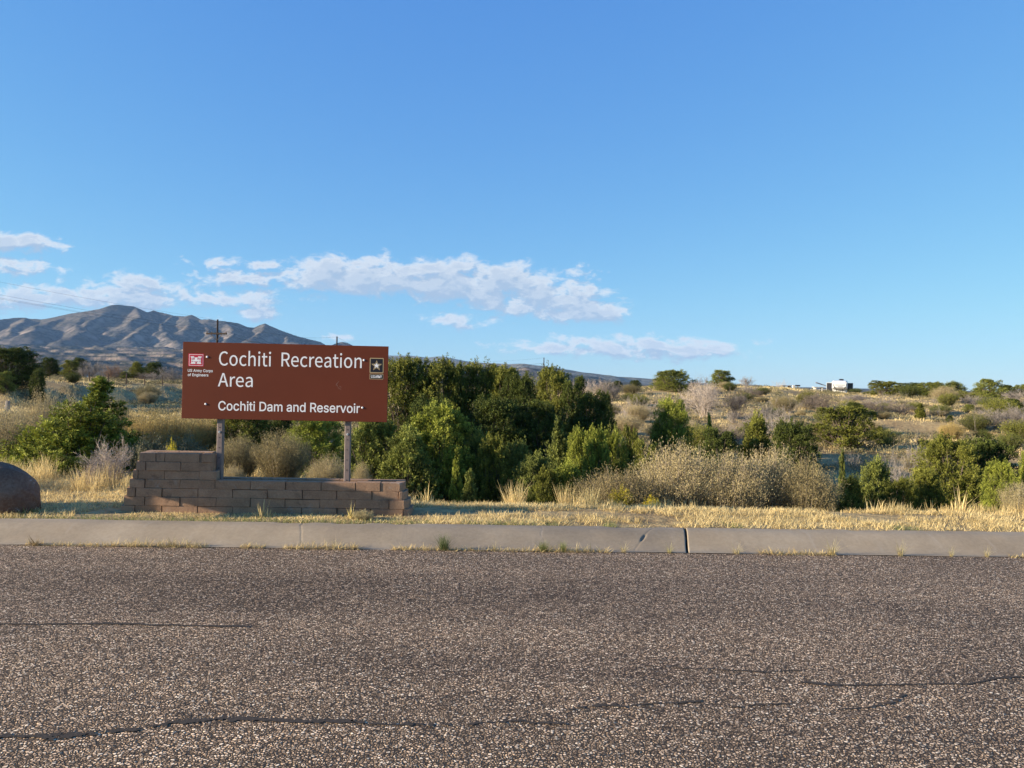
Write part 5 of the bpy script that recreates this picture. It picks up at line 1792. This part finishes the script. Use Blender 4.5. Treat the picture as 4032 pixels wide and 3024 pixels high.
PL = [
    # --- skyline and far slope, right
    ('j', 'ro1', 2648, 1455, 148, 70, GREEN, 'large round juniper on the skyline with thin bare stems just to its right'),
    ('j', 'ro2', 2838, 1456, 104, 95, GREEN, 'round juniper on the skyline, right of the thin bare stems'),
    ('t', 'st1', 2735, 1458, 16, 62, GT, 'left one of the thin bare stems between two skyline junipers'),
    ('t', 'st2', 2749, 1462, 14, 62, GT, 'middle one of the thin bare stems between two skyline junipers'),
    ('t', 'st1', 2777, 1457, 18, 62, GT, 'right one of the thin bare stems between two skyline junipers'),
    ('d', 'ba1', 2768, 1503, 165, 45, PT_, 'big pale leafless shrub with fanning limbs below the thin bare stems'),
    ('d', 'ba2', 2893, 1524, 125, 45, DT, 'dark leafless shrub just right of the big pale fanning one'),
    ('d', 'sp_1', 3052, 1566, 215, 40, GT, 'wide sprawling grey shrub in the middle of the right slope'),
    ('d', 'sp_2', 2985, 1596, 120, 42, GT, 'low grey brush between the dark leafless shrub and the wide sprawling one'),
    ('d', 'ba3', 3192, 1545, 98, 55, DT, 'dark grey twiggy shrub below the picnic table on the ridge'),
    ('b', 'gr1', 3180, 1538, 80, 57, (.75, .7, .7), 'low grey-green shrub growing through the dark twiggy one below the picnic table'),
    ('d', 'sp_2', 3072, 1492, 82, 124, PT_, 'pale grey bush on the skyline behind the darker picnic table'),
    ('b', 'gr1', 3368, 1527, 46, 122, DARK, 'small dark bush beside the right side of the white camper'),
    ('j', 'sp1', 3487, 1499, 136, 85, OLIVE, 'olive spreading juniper on the ridge, first to the right of the camper'),
    ('j', 'ro3', 3592, 1506, 108, 88, DARK, 'dark juniper on the ridge between the olive one and the peaked one'),
    ('j', 'ro1', 3672, 1503, 124, 80, GREEN, 'peaked green juniper on the ridge with bare brush at its foot'),
    ('j', 'ro3', 3708, 1520, 60, 79, DARK, 'dark low juniper tucked against the right side of the peaked one'),
    ('j', 'up3', 3755, 1500, 88, 84, GREYG, 'grey-green juniper alone on the ridge between two larger groups'),
    ('j', 'ro2', 3895, 1492, 132, 75, GREEN, 'tall broad juniper on the ridge near the right edge, highest of its row'),
    ('j', 'ro3', 3962, 1514, 80, 95, DARK, 'dark round juniper just behind the tall broad ridge juniper'),
    ('j', 'ro1', 4040, 1512, 100, 76, GREEN, 'green juniper cut by the right edge on the ridge'),
    ('d', 'tr1', 3330, 1578, 90, 48, GT, 'grey leafless tree behind the big open juniper on the slope'),
    ('d', 'ba1', 3440, 1576, 160, 50, DT, 'grey thicket right of the big open juniper, its left half'),
    ('d', 'ba2', 3545, 1576, 150, 50, DT, 'grey thicket beside the slim green sapling, its right half'),
    ('d', 'sp_1', 3480, 1540, 160, 62, GT, 'pale brush on the slope below the olive ridge juniper'),
    ('d', 'ba3', 3365, 1548, 130, 66, GT, 'pale brush on the slope right below the camper'),
    ('j', 'co1', 3624, 1588, 48, 46, OLIVE, 'slim green sapling juniper between grey thickets on the right slope'),
    ('t', 'tr2', 3682, 1586, 78, 46, GT, 'forked grey dead tree just right of the slim green sapling'),
    ('b', 'bu1', 3747, 1657, 84, 38, GOLD, 'round straw-coloured shrub right of the forked grey dead tree'),
    ('j', 'ro3', 3741, 1634, 30, 44, DARK, 'tiny dark juniper just behind the round straw-coloured shrub'),
    ('b', 'gr1', 3837, 1628, 112, 42, (.5, .52, .55), 'dark blue-green shrub with a thin bare trunk rising through it'),
    ('t', 'st2', 3842, 1596, 26, 41, PT_, 'thin pale bare trunk rising from the dark blue-green shrub'),
    ('d', 'ba1', 3925, 1606, 130, 42, GT, 'pale leafless shrub right of the dark blue-green shrub'),
    ('d', 'ba3', 4012, 1590, 140, 42, GT, 'tall pale leafless shrub at the right edge of the slope'),
    ('d', 'ba2', 3822, 1552, 130, 60, GT, 'grey leafless brush below the tall broad ridge juniper'),
    ('d', 'sp_2', 3690, 1552, 90, 66, GT, 'bare grey brush at the foot of the peaked ridge juniper'),
    ('d', 'ba2', 3990, 1560, 110, 62, DT, 'bare brush below the ridge juniper at the right edge'),
    ('d', 'sp_1', 3612, 1705, 130, 24, PT_, 'tangle of pale dead branches left of the big right juniper, upper one'),
    ('d', 'sp_2', 3540, 1752, 125, 22, GT, 'tangle of grey dead branches under the pale one, left of the big right juniper'),
    ('j', 'sp2', 3335, 1598, 232, 34, OLIVE, 'big open many-limbed juniper alone in the middle of the right slope'),
    # --- middle row above the tan shrubs
    ('j', 'br3', 2648, 1562, 170, 26, YEL, 'yellow-green juniper standing left above the tan shrub hedge'),
    ('j', 'co2', 2792, 1626, 30, 30, YEL, 'small spindly sapling poking above the dark low juniper'),
    ('j', 'ro2', 2830, 1688, 235, 24, DARK, 'dark low juniper just above the tan shrub hedge'),
    ('j', 'up3', 2978, 1620, 165, 25, OLIVE, 'peaked juniper in the middle of the row above the tan shrub hedge'),
    ('j', 'ro1', 3120, 1652, 225, 24, DARK, 'broad dark juniper at the right end of the row above the tan shrub hedge'),
    # --- tan shrub hedge along the verge
    ('b', 'bu3', 2440, 1835, 330, 11.4, (.70, .66, .55), 'low grey-olive shrub at the left end of the tan hedge'),
    ('b', 'bu1', 2680, 1735, 330, 11.7, TAN, 'tallest tan shrub of the hedge, left of its middle'),
    ('b', 'bu2', 2885, 1775, 270, 11.5, TAN, 'tan shrub in the middle of the hedge along the verge'),
    ('b', 'bu1', 3040, 1752, 250, 11.8, TAN, 'tan shrub right of the middle of the hedge, with upright pale tips'),
    ('b', 'bu3', 3180, 1790, 220, 11.4, (.85, .82, .70), 'greyer tan shrub at the right end of the hedge'),
    ('b', 'ye1', 2448, 1912, 95, 10.9, (.9, .9, .9), 'green shrub dotted with yellow flowers at the foot of the tan hedge'),
    ('b', 'ye1', 2568, 1950, 64, 10.75, (1.5, 1.4, 1.0), 'small bright yellow flowering plant at the edge of the verge'),
    # --- right foreground
    ('j', 'br2', 3735, 1712, 300, 14.5, OLIVE, 'big yellow-green juniper at the right, left half of the pair'),
    ('j', 'br1', 3885, 1722, 250, 15.2, DARK, 'dark juniper behind the right half of the big yellow-green one'),  # shaded right side of the big juniper, put into the foliage colour
    ('j', 'up2', 3655, 1845, 170, 12.6, OLIVE, 'low bushy juniper at the left foot of the big right juniper'),
    ('j', 'co1', 3318, 1772, 42, 13.5, GREYG, 'thin sapling juniper standing just right of the tan hedge'),
    ('j', 'up3', 3452, 1800, 150, 12.8, GREEN, 'young juniper with several spires between the hedge and the big right juniper'),
    ('j', 'up2', 3350, 1870, 140, 12.2, OLIVE, 'low young juniper at the foot of the thin sapling'),
    ('j', 'up1', 3560, 1880, 150, 12.4, OLIVE, 'low young juniper right of the one with several spires'),
    ('j', 'br3', 3937, 1812, 155, 11.0, YEL, 'bright green bushy juniper in front at the right'),
    ('j', 'up2', 4062, 1760, 130, 11.3, YEL, 'bright green juniper cut by the right edge'),
    ('b', 'bu2', 4015, 1895, 130, 10.7, PALE, 'pale grey-green shrub at the right edge of the verge'),
    # --- centre: rear trees
    ('j', 'br1', 1605, 1404, 320, 25, OLIVE, 'tall juniper rising just right of the brown sign'),
    ('j', 'br2', 1735, 1410, 270, 25, OLIVE, 'tall juniper, second to the right of the brown sign'),
    ('j', 'co2', 1812, 1430, 70, 24.5, DARK, 'narrow dark juniper between two tall olive ones'),
    ('j', 'br3', 1893, 1421, 270, 25.5, OLIVE, 'tall juniper right of the narrow dark one'),
    ('j', 'br1', 1992, 1440, 220, 25, OLIVE, 'tall brownish juniper at the right end of the tall row'),
    ('j', 'ro1', 2050, 1468, 180, 24, DARK, 'dark juniper hanging on the right side of the tall row'),
    ('j', 'br2', 2180, 1440, 235, 29, OLIVE, 'open straggly juniper with twiggy top in front of the distant pole'),
    ('j', 'ro2', 2262, 1484, 190, 28, DARK, 'dark juniper on the right flank of the straggly one'),
    ('j', 'ro3', 2330, 1540, 210, 27, DARK, 'dark juniper at the right end of the dark thicket'),
    ('j', 'ro1', 2385, 1540, 60, 34, DARK, 'small dark juniper beyond the right end of the dark thicket'),
    ('j', 'ro1', 1960, 1560, 300, 21, DARK, 'large dark juniper in the gully in the middle of the thicket'),  # gully junipers: the shade down there is put into their dark colour
    ('j', 'ro2', 2150, 1580, 280, 21.5, DARK, 'large dark juniper in the gully right of the middle'),
    ('j', 'ro1', 1700, 1560, 260, 21, DARK, 'dark juniper in the gully behind the bright green pair'),
    # --- centre: front trees
    ('j', 'up2', 1475, 1628, 310, 14, GREEN, 'bright green juniper below the right end of the brown sign'),
    ('j', 'up1', 1735, 1583, 330, 14, YEL, 'bright yellow-green juniper with a domed top right of the block wall'),
    ('j', 'up3', 1600, 1675, 260, 13.2, GREEN, 'green juniper between the two bright ones right of the block wall'),
    ('j', 'up3', 1872, 1688, 170, 14, GREEN, 'green juniper on the right flank of the yellow-green domed one'),
    ('j', 'co1', 1800, 1768, 60, 12.3, YEL, 'slim sapling with two pointed tips in front of the domed juniper'),
    ('j', 'co2', 1850, 1850, 70, 11.6, GREYG, 'low thin sapling by the verge edge right of the block wall'),
    ('j', 'up1', 1945, 1712, 170, 13.5, OLIVE, 'young juniper with pointed tips, left of the gully shadow'),
    ('j', 'up2', 2040, 1734, 160, 13.8, GREYG, 'greyish young juniper in front of the dark gully'),
    ('j', 'up3', 2112, 1780, 180, 13.2, GREYG, 'low greyish juniper left of the tall cone-shaped one'),
    ('j', 'co1', 2200, 1645, 112, 16, GREYG, 'cone-shaped grey-green juniper standing alone in front of the dark gully'),
    ('j', 'br2', 2284, 1682, 140, 15.5, YEL, 'yellow-green juniper right of the cone-shaped one'),
    ('j', 'up1', 2352, 1680, 150, 15, YEL, 'yellow-green many-tipped juniper, second to the right of the cone-shaped one'),
    ('j', 'br3', 2412, 1684, 130, 15.5, YEL, 'yellow-green juniper, third to the right of the cone-shaped one'),
    ('j', 'sp1', 2488, 1678, 90, 16, OLIVE, 'thin open juniper against the shaded slope'),
    ('j', 'ro2', 2540, 1735, 190, 14.5, OLIVE, 'bushy olive juniper behind the left end of the tan hedge'),
    ('j', 'up3', 2235, 1815, 170, 12, YEL, 'low bright juniper behind the pale tall grass'),
    ('j', 'sp1', 2150, 1840, 110, 11.8, OLIVE, 'low open juniper right of the tall grass tuft'),
    ('t', 'tr1', 2462, 1602, 100, 40, PT_, 'pale dead tree with drooping limbs in front of the shaded slope'),
    ('d', 'ba1', 2300, 1492, 110, 60, PT_, 'pale bare brush right of the straggly juniper on the skyline'),
    ('d', 'ba3', 2365, 1484, 100, 62, PT_, 'tall pale bare brush in the middle of the skyline brush'),
    ('d', 'ba2', 2425, 1500, 90, 62, GT, 'bare brush in front of two small skyline junipers'),
    ('d', 'sp_1', 2505, 1540, 130, 50, GT, 'grey bare brush on the slope left of the large skyline juniper'),
    ('d', 'sp_2', 2590, 1558, 110, 48, GT, 'grey bare brush at the foot of the large skyline juniper'),
    ('j', 'ro3', 2432, 1499, 50, 80, DARK, 'left one of two small dark junipers on the skyline'),
    ('j', 'ro1', 2502, 1496, 46, 80, DARK, 'right one of two small dark junipers on the skyline'),
    # --- behind the sign and wall
    ('j', 'ro1', 960, 1590, 270, 17.5, OLIVE, 'dark juniper under the left half of the brown sign'),
    ('j', 'br1', 1240, 1640, 300, 16, YEL, 'green juniper under the right half of the brown sign, left of the right post'),
    ('j', 'ro2', 1090, 1570, 230, 22, DARK, 'dark juniper deep behind the middle of the brown sign'),
    ('b', 'bu1', 1105, 1690, 205, 11.8, (.85, .82, .70), 'pale tan shrub between the two sign posts'),
    ('b', 'bu2', 935, 1712, 170, 12.0, SAGE, 'grey-olive shrub just right of the left sign post'),
    ('b', 'bu3', 915, 1826, 90, 10.5, TAN, 'small pale shrub peeking over the low wall by the left post'),
    ('b', 'bu3', 1290, 1785, 150, 11.0, TAN, 'pale shrub just left of the right sign post'),
    ('b', 'bu1', 1425, 1812, 70, 10.8, TAN, 'small pale shrub just right of the right sign post'),
    # --- left
    ('j', 'ro1', 40, 1364, 270, 50, DARK, 'big dark tree-like juniper cut by the left edge'),
    ('j', 'ro2', 18, 1462, 100, 46, GREEN, 'lighter green juniper at the left edge in front of the big dark one'),
    ('j', 'ro3', 150, 1450, 70, 48, DARK, 'dark low limb-like juniper at the right foot of the big dark one'),
    ('j', 'ro3', 197, 1407, 80, 90, DARK, 'dark juniper on the bank, first to the right of the big dark one'),
    ('j', 'ro2', 278, 1418, 90, 85, OLIVE, 'olive juniper on the bank above the tall fence post'),
    ('j', 'ro3', 312, 1407, 60, 90, DARK, 'dark juniper behind the olive one on the bank'),
    ('d', 'ba1', 362, 1420, 85, 85, GT, 'bare grey tree-like brush by the white marker post'),
    ('d', 'ba2', 328, 1440, 60, 82, GT, 'bare grey brush left of the white marker post'),
    ('d', 'ba3', 440, 1430, 95, 80, (.75, .55, .42), 'brown leafless tree on the bank among the fence posts'),
    ('j', 'up3', 490, 1462, 42, 84, YEL, 'small low green bush on the bank right of the brown leafless tree'),
    ('j', 'up3', 540, 1423, 66, 85, OLIVE, 'olive juniper on the bank left of the flat-topped dark one'),
    ('j', 'ro3', 606, 1425, 88, 88, DARK, 'flat-topped dark juniper on the bank near the brown sign'),
    ('d', 'ba1', 682, 1442, 110, 75, GT, 'pale bare tree on the bank touching the left edge of the brown sign'),
    ('d', 'ba2', 610, 1462, 80, 80, GT, 'bare brush under the flat-topped dark juniper'),
    ('b', 'bu2', 240, 1490, 40, 60, TAN, 'tiny pale shrub on the shaded rim of the bank'),
    ('b', 'bu1', 585, 1508, 90, 58, SAGE, 'pale shrub half way down the shaded bank'),
    ('b', 'bu1', 175, 1530, 165, 15.5, TAN, 'tall tan shrub behind the left side of the green juniper'),
    ('b', 'bu2', 45, 1600, 230, 13.2, TAN, 'wide tan shrub at the left edge behind the boulder'),
    ('b', 'bu3', 282, 1542, 95, 17, TAN, 'tan shrub tips behind the middle of the green juniper'),
    ('b', 'bu3', 455, 1535, 120, 17.5, SAGE, 'olive-tan shrub behind the right side of the green juniper'),
    ('j', 'spire', 300, 1488, 500, 13, YEL, 'bright green spreading juniper with one tall spire between boulder and sign'),
    ('d', 'ba2', 450, 1716, 200, 11.3, PT_, 'pale grey leafless shrub in front of the green juniper, left of the wall'),
    ('d', 'ba3', 395, 1780, 120, 10.9, PT_, 'low pale leafless shrub left of the larger one by the wall'),
    ('b', 'bu1', 575, 1610, 190, 16.5, GOLD, 'golden shrub left of the brown sign, nearest the green juniper'),
    ('b', 'bu2', 700, 1622, 190, 17, GOLD, 'golden shrub partly behind the lower left corner of the brown sign'),
    ('b', 'bu3', 820, 1620, 190, 17.5, GOLD, 'golden shrub under the left end of the brown sign'),
    ('b', 'sg1', 590, 1706, 150, 12.8, BLUE, 'blue-grey sage shrub behind the left end of the wall'),
    ('b', 'sg1', 720, 1700, 170, 13.2, BLUE, 'blue-grey sage shrub above the tall part of the wall'),
    ('b', 'ye1', 678, 1726, 42, 11.6, (1.2, 1.2, 1.0), 'small yellow-flowered plant just above the tall part of the wall'),
    ('b', 'sg1', 660, 1765, 60, 10.4, PALE, 'small pale plant peeking over the tall part of the wall'),
    # --- isolated tall grass
    ('g', 'tu2', 2030, 1880, 150, 10.55, (1, 1, 1), 'fan of tall dry grass standing alone against the dark gully'),
    ('g', 'tu2', 2230, 1886, 110, 10.6, (1, 1, 1), 'dense clump of tall pale grass left of the yellow flowers'),
    ('g', 'tu2', 2320, 1900, 110, 10.7, (.95, 1, 1), 'clump of tall dry grass just left of the green shrub with yellow flowers'),
    ('g', 'tu4', 3775, 1895, 100, 10.6, (1, 1, 1), 'tall thin straw stalks in front of the big right juniper'),
    ('g', 'tu3', 3660, 1960, 110, 10.4, (1, 1, 1), 'arching straw stalks over the bare soil patch at the right'),
    ('g', 'tu2', 1530, 1895, 80, 10.3, (1, 1, 1), 'tall dry grass just right of the block wall end'),
    ('g', 'tu4', 1690, 1890, 70, 10.5, (1, 1, .95), 'sparse dry stalks right of the wall in front of the green junipers'),
    ('g', 'tu4', 1042, 1955, 95, 8.78, (.95, .95, .95), 'grey dead weed with upright stalks at the foot of the block wall'),
    ('g', 'tu4', 1385, 1968, 40, 8.8, (.85, .9, .75), 'single branching weed against the right part of the block wall'),
    ('b', 'sg1', 1430, 2005, 75, 8.75, PALE, 'small grey-green weed at the foot of the wall near its right end'),
    ('g', 'tg1', 95, 2020, 220, 8.72, (.9, 1, .85), 'fresh green grass clump at the foot of the boulder'),
    ('g', 'tu4', 288, 1998, 24, 8.6, (1, 1, 1), 'single straw stalk behind the kerb between boulder and wall'),
]
for k_, p_, px, pt, wp_, d_, c_, l_ in PL:
    plant(k_, p_, px, pt, wp_, d_, c_, l_, rot=0.0 if p_ == 'spire' else None)
# a small road sign facing along the road just outside the left edge; its shade falls across the wall
rsn = empty('road_sign', (-6.7, 8.42, 0.05))
tag(rsn, 'small square road sign on a thin post outside the left edge, seen edge on', 'sign')
mb = MB()
mb.box((-.006, -.52, .87), (.006, .035, 1.53), 0, .5, .002)
mb.build('sign_panel', MAT['steel'], rsn)
mb = MB()
mb.box((.006, -.025, -.3), (.045, .025, 1.5), 0)
mb.build('post', MAT['steel'], rsn)

# small shrubs dotted over the slope, too alike to tell apart
sh = np.random.default_rng(808)
kinds = [('bu1', SAGE), ('bu2', TAN), ('bu3', (.62, .62, .50)), ('gr1', (.62, .66, .60)), ('gr1', (.8, .8, .62)), ('ro3', DARK), ('ro1', GREEN), ('ro3', DARK), ('gr1', (.42, .47, .42)), ('ba2', GT), ('sp_1', GT), ('ba3', DT)]
cnt = 0
while cnt < 115:
    d = 29 + 56 * sh.uniform() ** 1.0
    t = sh.uniform(-.72, .72) if sh.uniform() < .25 else sh.uniform(.12, .72)
    x, y = d * t, d
    w = sh.uniform(.5, 1.5) * (1 + d / 160)
    if 0.33 < t < .48 and d > 55:
        continue
    if any(math.hypot(x - q[0], y - q[1]) < .35 * (w + q[2]) for q in PLANT_XY):
        continue
    p_, c_ = kinds[sh.integers(len(kinds))]
    pr = PROTO[p_]
    z = gz(x, y) - .04
    h = w * sh.uniform(.5, .85)
    o = None
    if isinstance(pr, tuple):
        o = empty('shrub', (x, y, z), sh.uniform(0, 6.28))
        for me in pr:
            c = link(me.name, me, o)
            c.scale = (w, w, h)
            c.color = (*c_, 1)
        lab, cat = 'small rounded shrub, one of many dotted over the dry slope', 'shrub'
        grp = 'small rounded shrubs dotted over the slope'
    else:
        o = link('bare_shrub', pr, None, (x, y, z))
        o.scale = (w, w, h)
        o.rotation_euler = (0, 0, sh.uniform(0, 6.28))
        o.color = (*c_, 1)
        lab, cat = 'small leafless grey shrub, one of many dotted over the dry slope', 'bare shrub'
        grp = 'small leafless shrubs dotted over the slope'
    tag(o, lab, cat, grp)
    PLANT_XY.append((x, y, w))
    cnt += 1

# weeds in the joint between kerb and asphalt
KW = [('tg1', 1762, 2128, 110, (.75, .8, .7), 'green grass tuft with tall thin stalks in the kerb joint'),
      ('tg1', 2232, 2148, 66, (1.5, 1.45, 1.2), 'pale yellow-green clump sticking out of the kerb joint'),
      ('tg1', 2155, 2140, 100, (1.0, 1.0, .8), 'flat green weed just left of the pale clump in the kerb joint'),
      ('tu3', 1960, 2138, 60, (.9, .9, .9), 'dry weed in the kerb joint right of the green tuft'),
      ('tu3', 2470, 2146, 100, (1, 1, 1), 'straw tuft in the kerb joint below the chipped spot'),
      ('tu3', 2650, 2158, 90, (.9, .95, .8), 'dry weed at the foot of the open kerb joint'),
      ('tu3', 2915, 2160, 130, (1, 1, 1), 'sprawling dry weed in the kerb joint right of the gap'),
      ('tu3', 3290, 2158, 150, (1.05, 1.05, 1), 'largest sprawling straw weed at the right kerb'),
      ('tu3', 3560, 2168, 120, (.95, .95, .9), 'flat straw weed right of the largest one at the right kerb'),
      ('tu3', 3760, 2176, 70, (1.1, 1.1, 1), 'small pale tuft at the right kerb, last but one'),
      ('tu3', 3900, 2172, 80, (1.1, 1.1, 1), 'small pale tuft at the right kerb near the edge of the view'),
      ('tu3', 1330, 2115, 70, (1.1, 1.1, 1.1), 'pale bent straws in the kerb joint below the wall end'),
      ('tu3', 690, 2100, 120, (.7, .7, .7), 'grey dry weed in the kerb joint below the wall'),
      ('tu3', 150, 2085, 170, (.5, .45, .45), 'dark dry weed in the kerb joint at the left')]
for p_, px, pt, w_, c_, l_ in KW:
    A = road_pt(px, pt + 42)
    y = kerb_edge(A[0]) + .0
    d = y
    x = (px - 2016) * d / F
    o = link('weed', PROTO[p_], None, (x, y, -.01))
    s = w_ * d / F
    o.scale = (s, s * .45, 58 * d / F * (1.5 if 'largest' in l_ or 'tall thin' in l_ else 1))
    o.rotation_euler = (0, 0, 0)
    o.color = (c_[0] * .72, c_[1] * .76, c_[2] * .85, 1)
    tag(o, l_, 'weed', 'weeds in the kerb joint')

# ------------------------------------------------------------------ grasses nobody could count
gs = np.random.default_rng(404)


def stuff_grass(name, P, L, Wd, bend, tint, material, lean=.3):
    n = len(P)
    tl = gs.normal(0, lean, (n, 2))
    D = nrm(np.stack([tl[:, 0], tl[:, 1], np.ones(n)], -1))
    V, Q, T = blades(P, D, L, Wd, bend, gs, tint)
    o = link(name, mesh(name, V, [Q], material, T))
    return tag(o, kind='stuff')


def on_ground(x, y, dz=-.01):
    return np.stack([x, y, ground_z(x, y) + dz], -1)


def clear(x, y):
    """keep blades out of wall and boulder"""
    s = (x - OX) * EX[0] + (y - OY) * EX[1]
    n = (x - OX) * EN[0] + (y - OY) * EN[1]
    inw = (s > ext[-1][0] - .05) & (s < ext[-1][1] + .06) & (n > -.03) & (n < .38)
    return ~inw


# mown dry verge: matted clumps
nc_ = 6400
cx = gs.uniform(-10, 10, nc_)
cy = kerb_back(cx) + .02 + gs.uniform(0, 1, nc_) ** .9 * np.where(cx < -3.4, 3.3, 2.3)
dens = fbm(cx * 1.1, cy * 1.6, 301, 4)
kp = dens > -.28
cx, cy, dens = cx[kp], cy[kp], dens[kp]
per = 26
x = np.repeat(cx, per) + gs.normal(0, .055, len(cx) * per)
y = np.repeat(cy, per) + gs.normal(0, .045, len(cx) * per)
tn = np.repeat(np.clip(.55 + dens * .6 + gs.normal(0, .14, len(cx)), 0, 1), per) + gs.normal(0, .16, len(cx) * per)
kp = clear(x, y) & (y > kerb_back(x) + .01)
x, y, tn = x[kp], y[kp], tn[kp]
n = len(x)
frontw = (np.abs(x + 2.9) < 1.9) & (y < 9.1)
stuff_grass('verge_grass', on_ground(x, y), gs.uniform(.03, .10, n) * np.where(frontw, .55, 1), .0060, np.abs(gs.normal(.5, .4, n)), np.clip(tn, 0, 1), MAT['straw'], .7)
# greener short grass along the kerb and at the foot of wall and boulder
n = 9000
x = gs.uniform(-8, 8, n)
y = kerb_back(x) + .01 + np.abs(gs.normal(0, .16, n))
kp = clear(x, y) & (fbm(x * .9, y * 0 + 5, 311, 3) + (x < -.8) * .45 > .05)
x, y = x[kp], y[kp]
n = len(x)
stuff_grass('green_grass', on_ground(x, y), gs.uniform(.02, .075, n), .0050, np.abs(gs.normal(.35, .3, n)), np.clip(gs.normal(.45, .25, n), 0, 1), MAT['green'], .35)
# taller uncut grass at the back of the verge, thick on the left
cx = np.concatenate([gs.uniform(-9.5, -4.0, 420), gs.uniform(-4.2, 9.5, 260)])
cy = np.where(cx < -4.0, 10.55 + 2.9 * gs.uniform(0, 1, len(cx)) ** .8 + np.clip(-5.2 - cx, 0, 2) * -.35, 10.35 + gs.normal(0, .18, len(cx))) + SL * cx * .3
kp = np.where(cx < -4.0, fbm(cx * .8, cy * .8 + 2, 371, 3) > -.22, fbm(cx * .9, cx * 0 + 2, 361, 3) > .05)
cx, cy = cx[kp], cy[kp]
per = 42
hh = np.where(cx < -4.0, gs.uniform(.10, .46, len(cx)), gs.uniform(.08, .24, len(cx)))
x = np.repeat(cx, per) + gs.normal(0, .06, len(cx) * per)
y = np.repeat(cy, per) + gs.normal(0, .06, len(cx) * per)
n = len(x)
stuff_grass('tall_dry_grass', on_ground(x, y), np.repeat(hh, per) * gs.uniform(.4, 1.1, n), .0055, np.abs(gs.normal(.22, .2, n)), np.clip(np.repeat(gs.normal(.5, .2, len(cx)), per) + gs.normal(0, .15, n), 0, 1), MAT['straw'], .16)
# dry grass on the slopes beyond
nc_ = 22000
d = 11.5 + 108 * gs.uniform(0, 1, nc_) ** 1.35
t = gs.uniform(-.82, .82, nc_)
cx, cy = d * t, d
dn = fbm(cx * .22, cy * .22, 321, 4) + .25 * fbm(cx * .9, cy * .9, 331, 3)
kp = dn > -.25
cx, cy, dn, d = cx[kp], cy[kp], dn[kp], d[kp]
per = 12
x = np.repeat(cx, per) + gs.normal(0, 1, len(cx) * per) * np.repeat(.08 + .004 * d, per)
y = np.repeat(cy, per) + gs.normal(0, 1, len(cx) * per) * np.repeat(.08 + .004 * d, per)
n = len(x)
dr = np.repeat(d, per)
tn = np.clip(np.repeat(.52 + .5 * dn + gs.normal(0, .16, len(cx)), per) + gs.normal(0, .1, n), 0, 1)
stuff_grass('slope_grass', on_ground(x, y), gs.uniform(.06, .24, n) * np.repeat(.6 + .6 * gs.uniform(0, 1, len(cx)), per), .008 + .0004 * dr, np.abs(gs.normal(.25, .25, n)), tn, MAT['straw'], .3)
# grey-green low scrub scattered through it
nc_ = 6000
d = 13 + 100 * gs.uniform(0, 1, nc_) ** 1.2
t = gs.uniform(-.8, .8, nc_)
cx, cy = d * t, d
kp = fbm(cx * .3 + 40, cy * .3, 341, 3) > -.12
cx, cy, d = cx[kp], cy[kp], d[kp]
per = 90
rr = np.repeat(gs.uniform(.14, .55, len(cx)), per)
th = gs.uniform(0, 6.28, len(cx) * per)
q = np.sqrt(gs.uniform(0, 1, len(th)))
x = np.repeat(cx, per) + rr * q * np.cos(th)
y = np.repeat(cy, per) + rr * q * np.sin(th)
P = on_ground(x, y)
P[:, 2] += rr * np.sqrt(1 - q * q) * .75 * gs.uniform(.2, 1, len(x))
D = nrm(np.stack([np.cos(th) * q, np.sin(th) * q, .8 + 0 * q], -1) + gs.normal(0, .3, (len(x), 3)))
V, Q = leaves(P, D, gs.uniform(.05, .11, len(x)) * (1 + np.repeat(d, per) * .006), .014 + .0004 * np.repeat(d, per), gs)
o = link('low_scrub', mesh('low_scrub', V, [Q], MAT['scrub'], np.repeat(np.clip(np.repeat(gs.normal(.4, .25, len(cx)), per) + gs.normal(0, .12, len(x)), 0, 1), 4)))
tag(o, kind='stuff')
# dry litter and seedlings along the kerb joint
n = 11000
x = gs.uniform(-9, 9, n)
y = kerb_edge(x) + gs.normal(.01, .022, n)
kp = fbm(x * 1.4, y * 0 + 1, 351, 4) + (x < -1.5) * .4 > .12
x, y = x[kp], y[kp]
n = len(x)
P = np.stack([x, y, np.full(n, -.002)], -1)
stuff_grass('kerb_weeds', P, gs.uniform(.02, .10, n) * (.6 + .6 * np.clip(fbm(x * 2.2, y * 0 + 8, 381, 3) + .5, 0, 1)), .0045, np.abs(gs.normal(.7, .5, n)), np.clip(gs.normal(.35, .25, n), 0, 1), MAT['straw'], .8)

# ------------------------------------------------------------------ haze
m = bpy.data.materials.new('thin_haze')
m.use_nodes = True
m.node_tree.nodes.clear()
N = NT(m.node_tree)
out = N.n('ShaderNodeOutputMaterial')
pv = N.n('ShaderNodeVolumePrincipled')
pv.inputs['Color'].default_value = (0.38, 0.62, 1.0, 1)
pv.inputs['Density'].default_value = 0.000030
pv.inputs['Anisotropy'].default_value = 0.0
N.link(pv.outputs[0], out.inputs['Volume'])
mb = MB()
mb.box((-13000, -300, -120), (13000, 12500, 900))
hz = mb.build('haze', m)
tag(hz, kind='stuff')
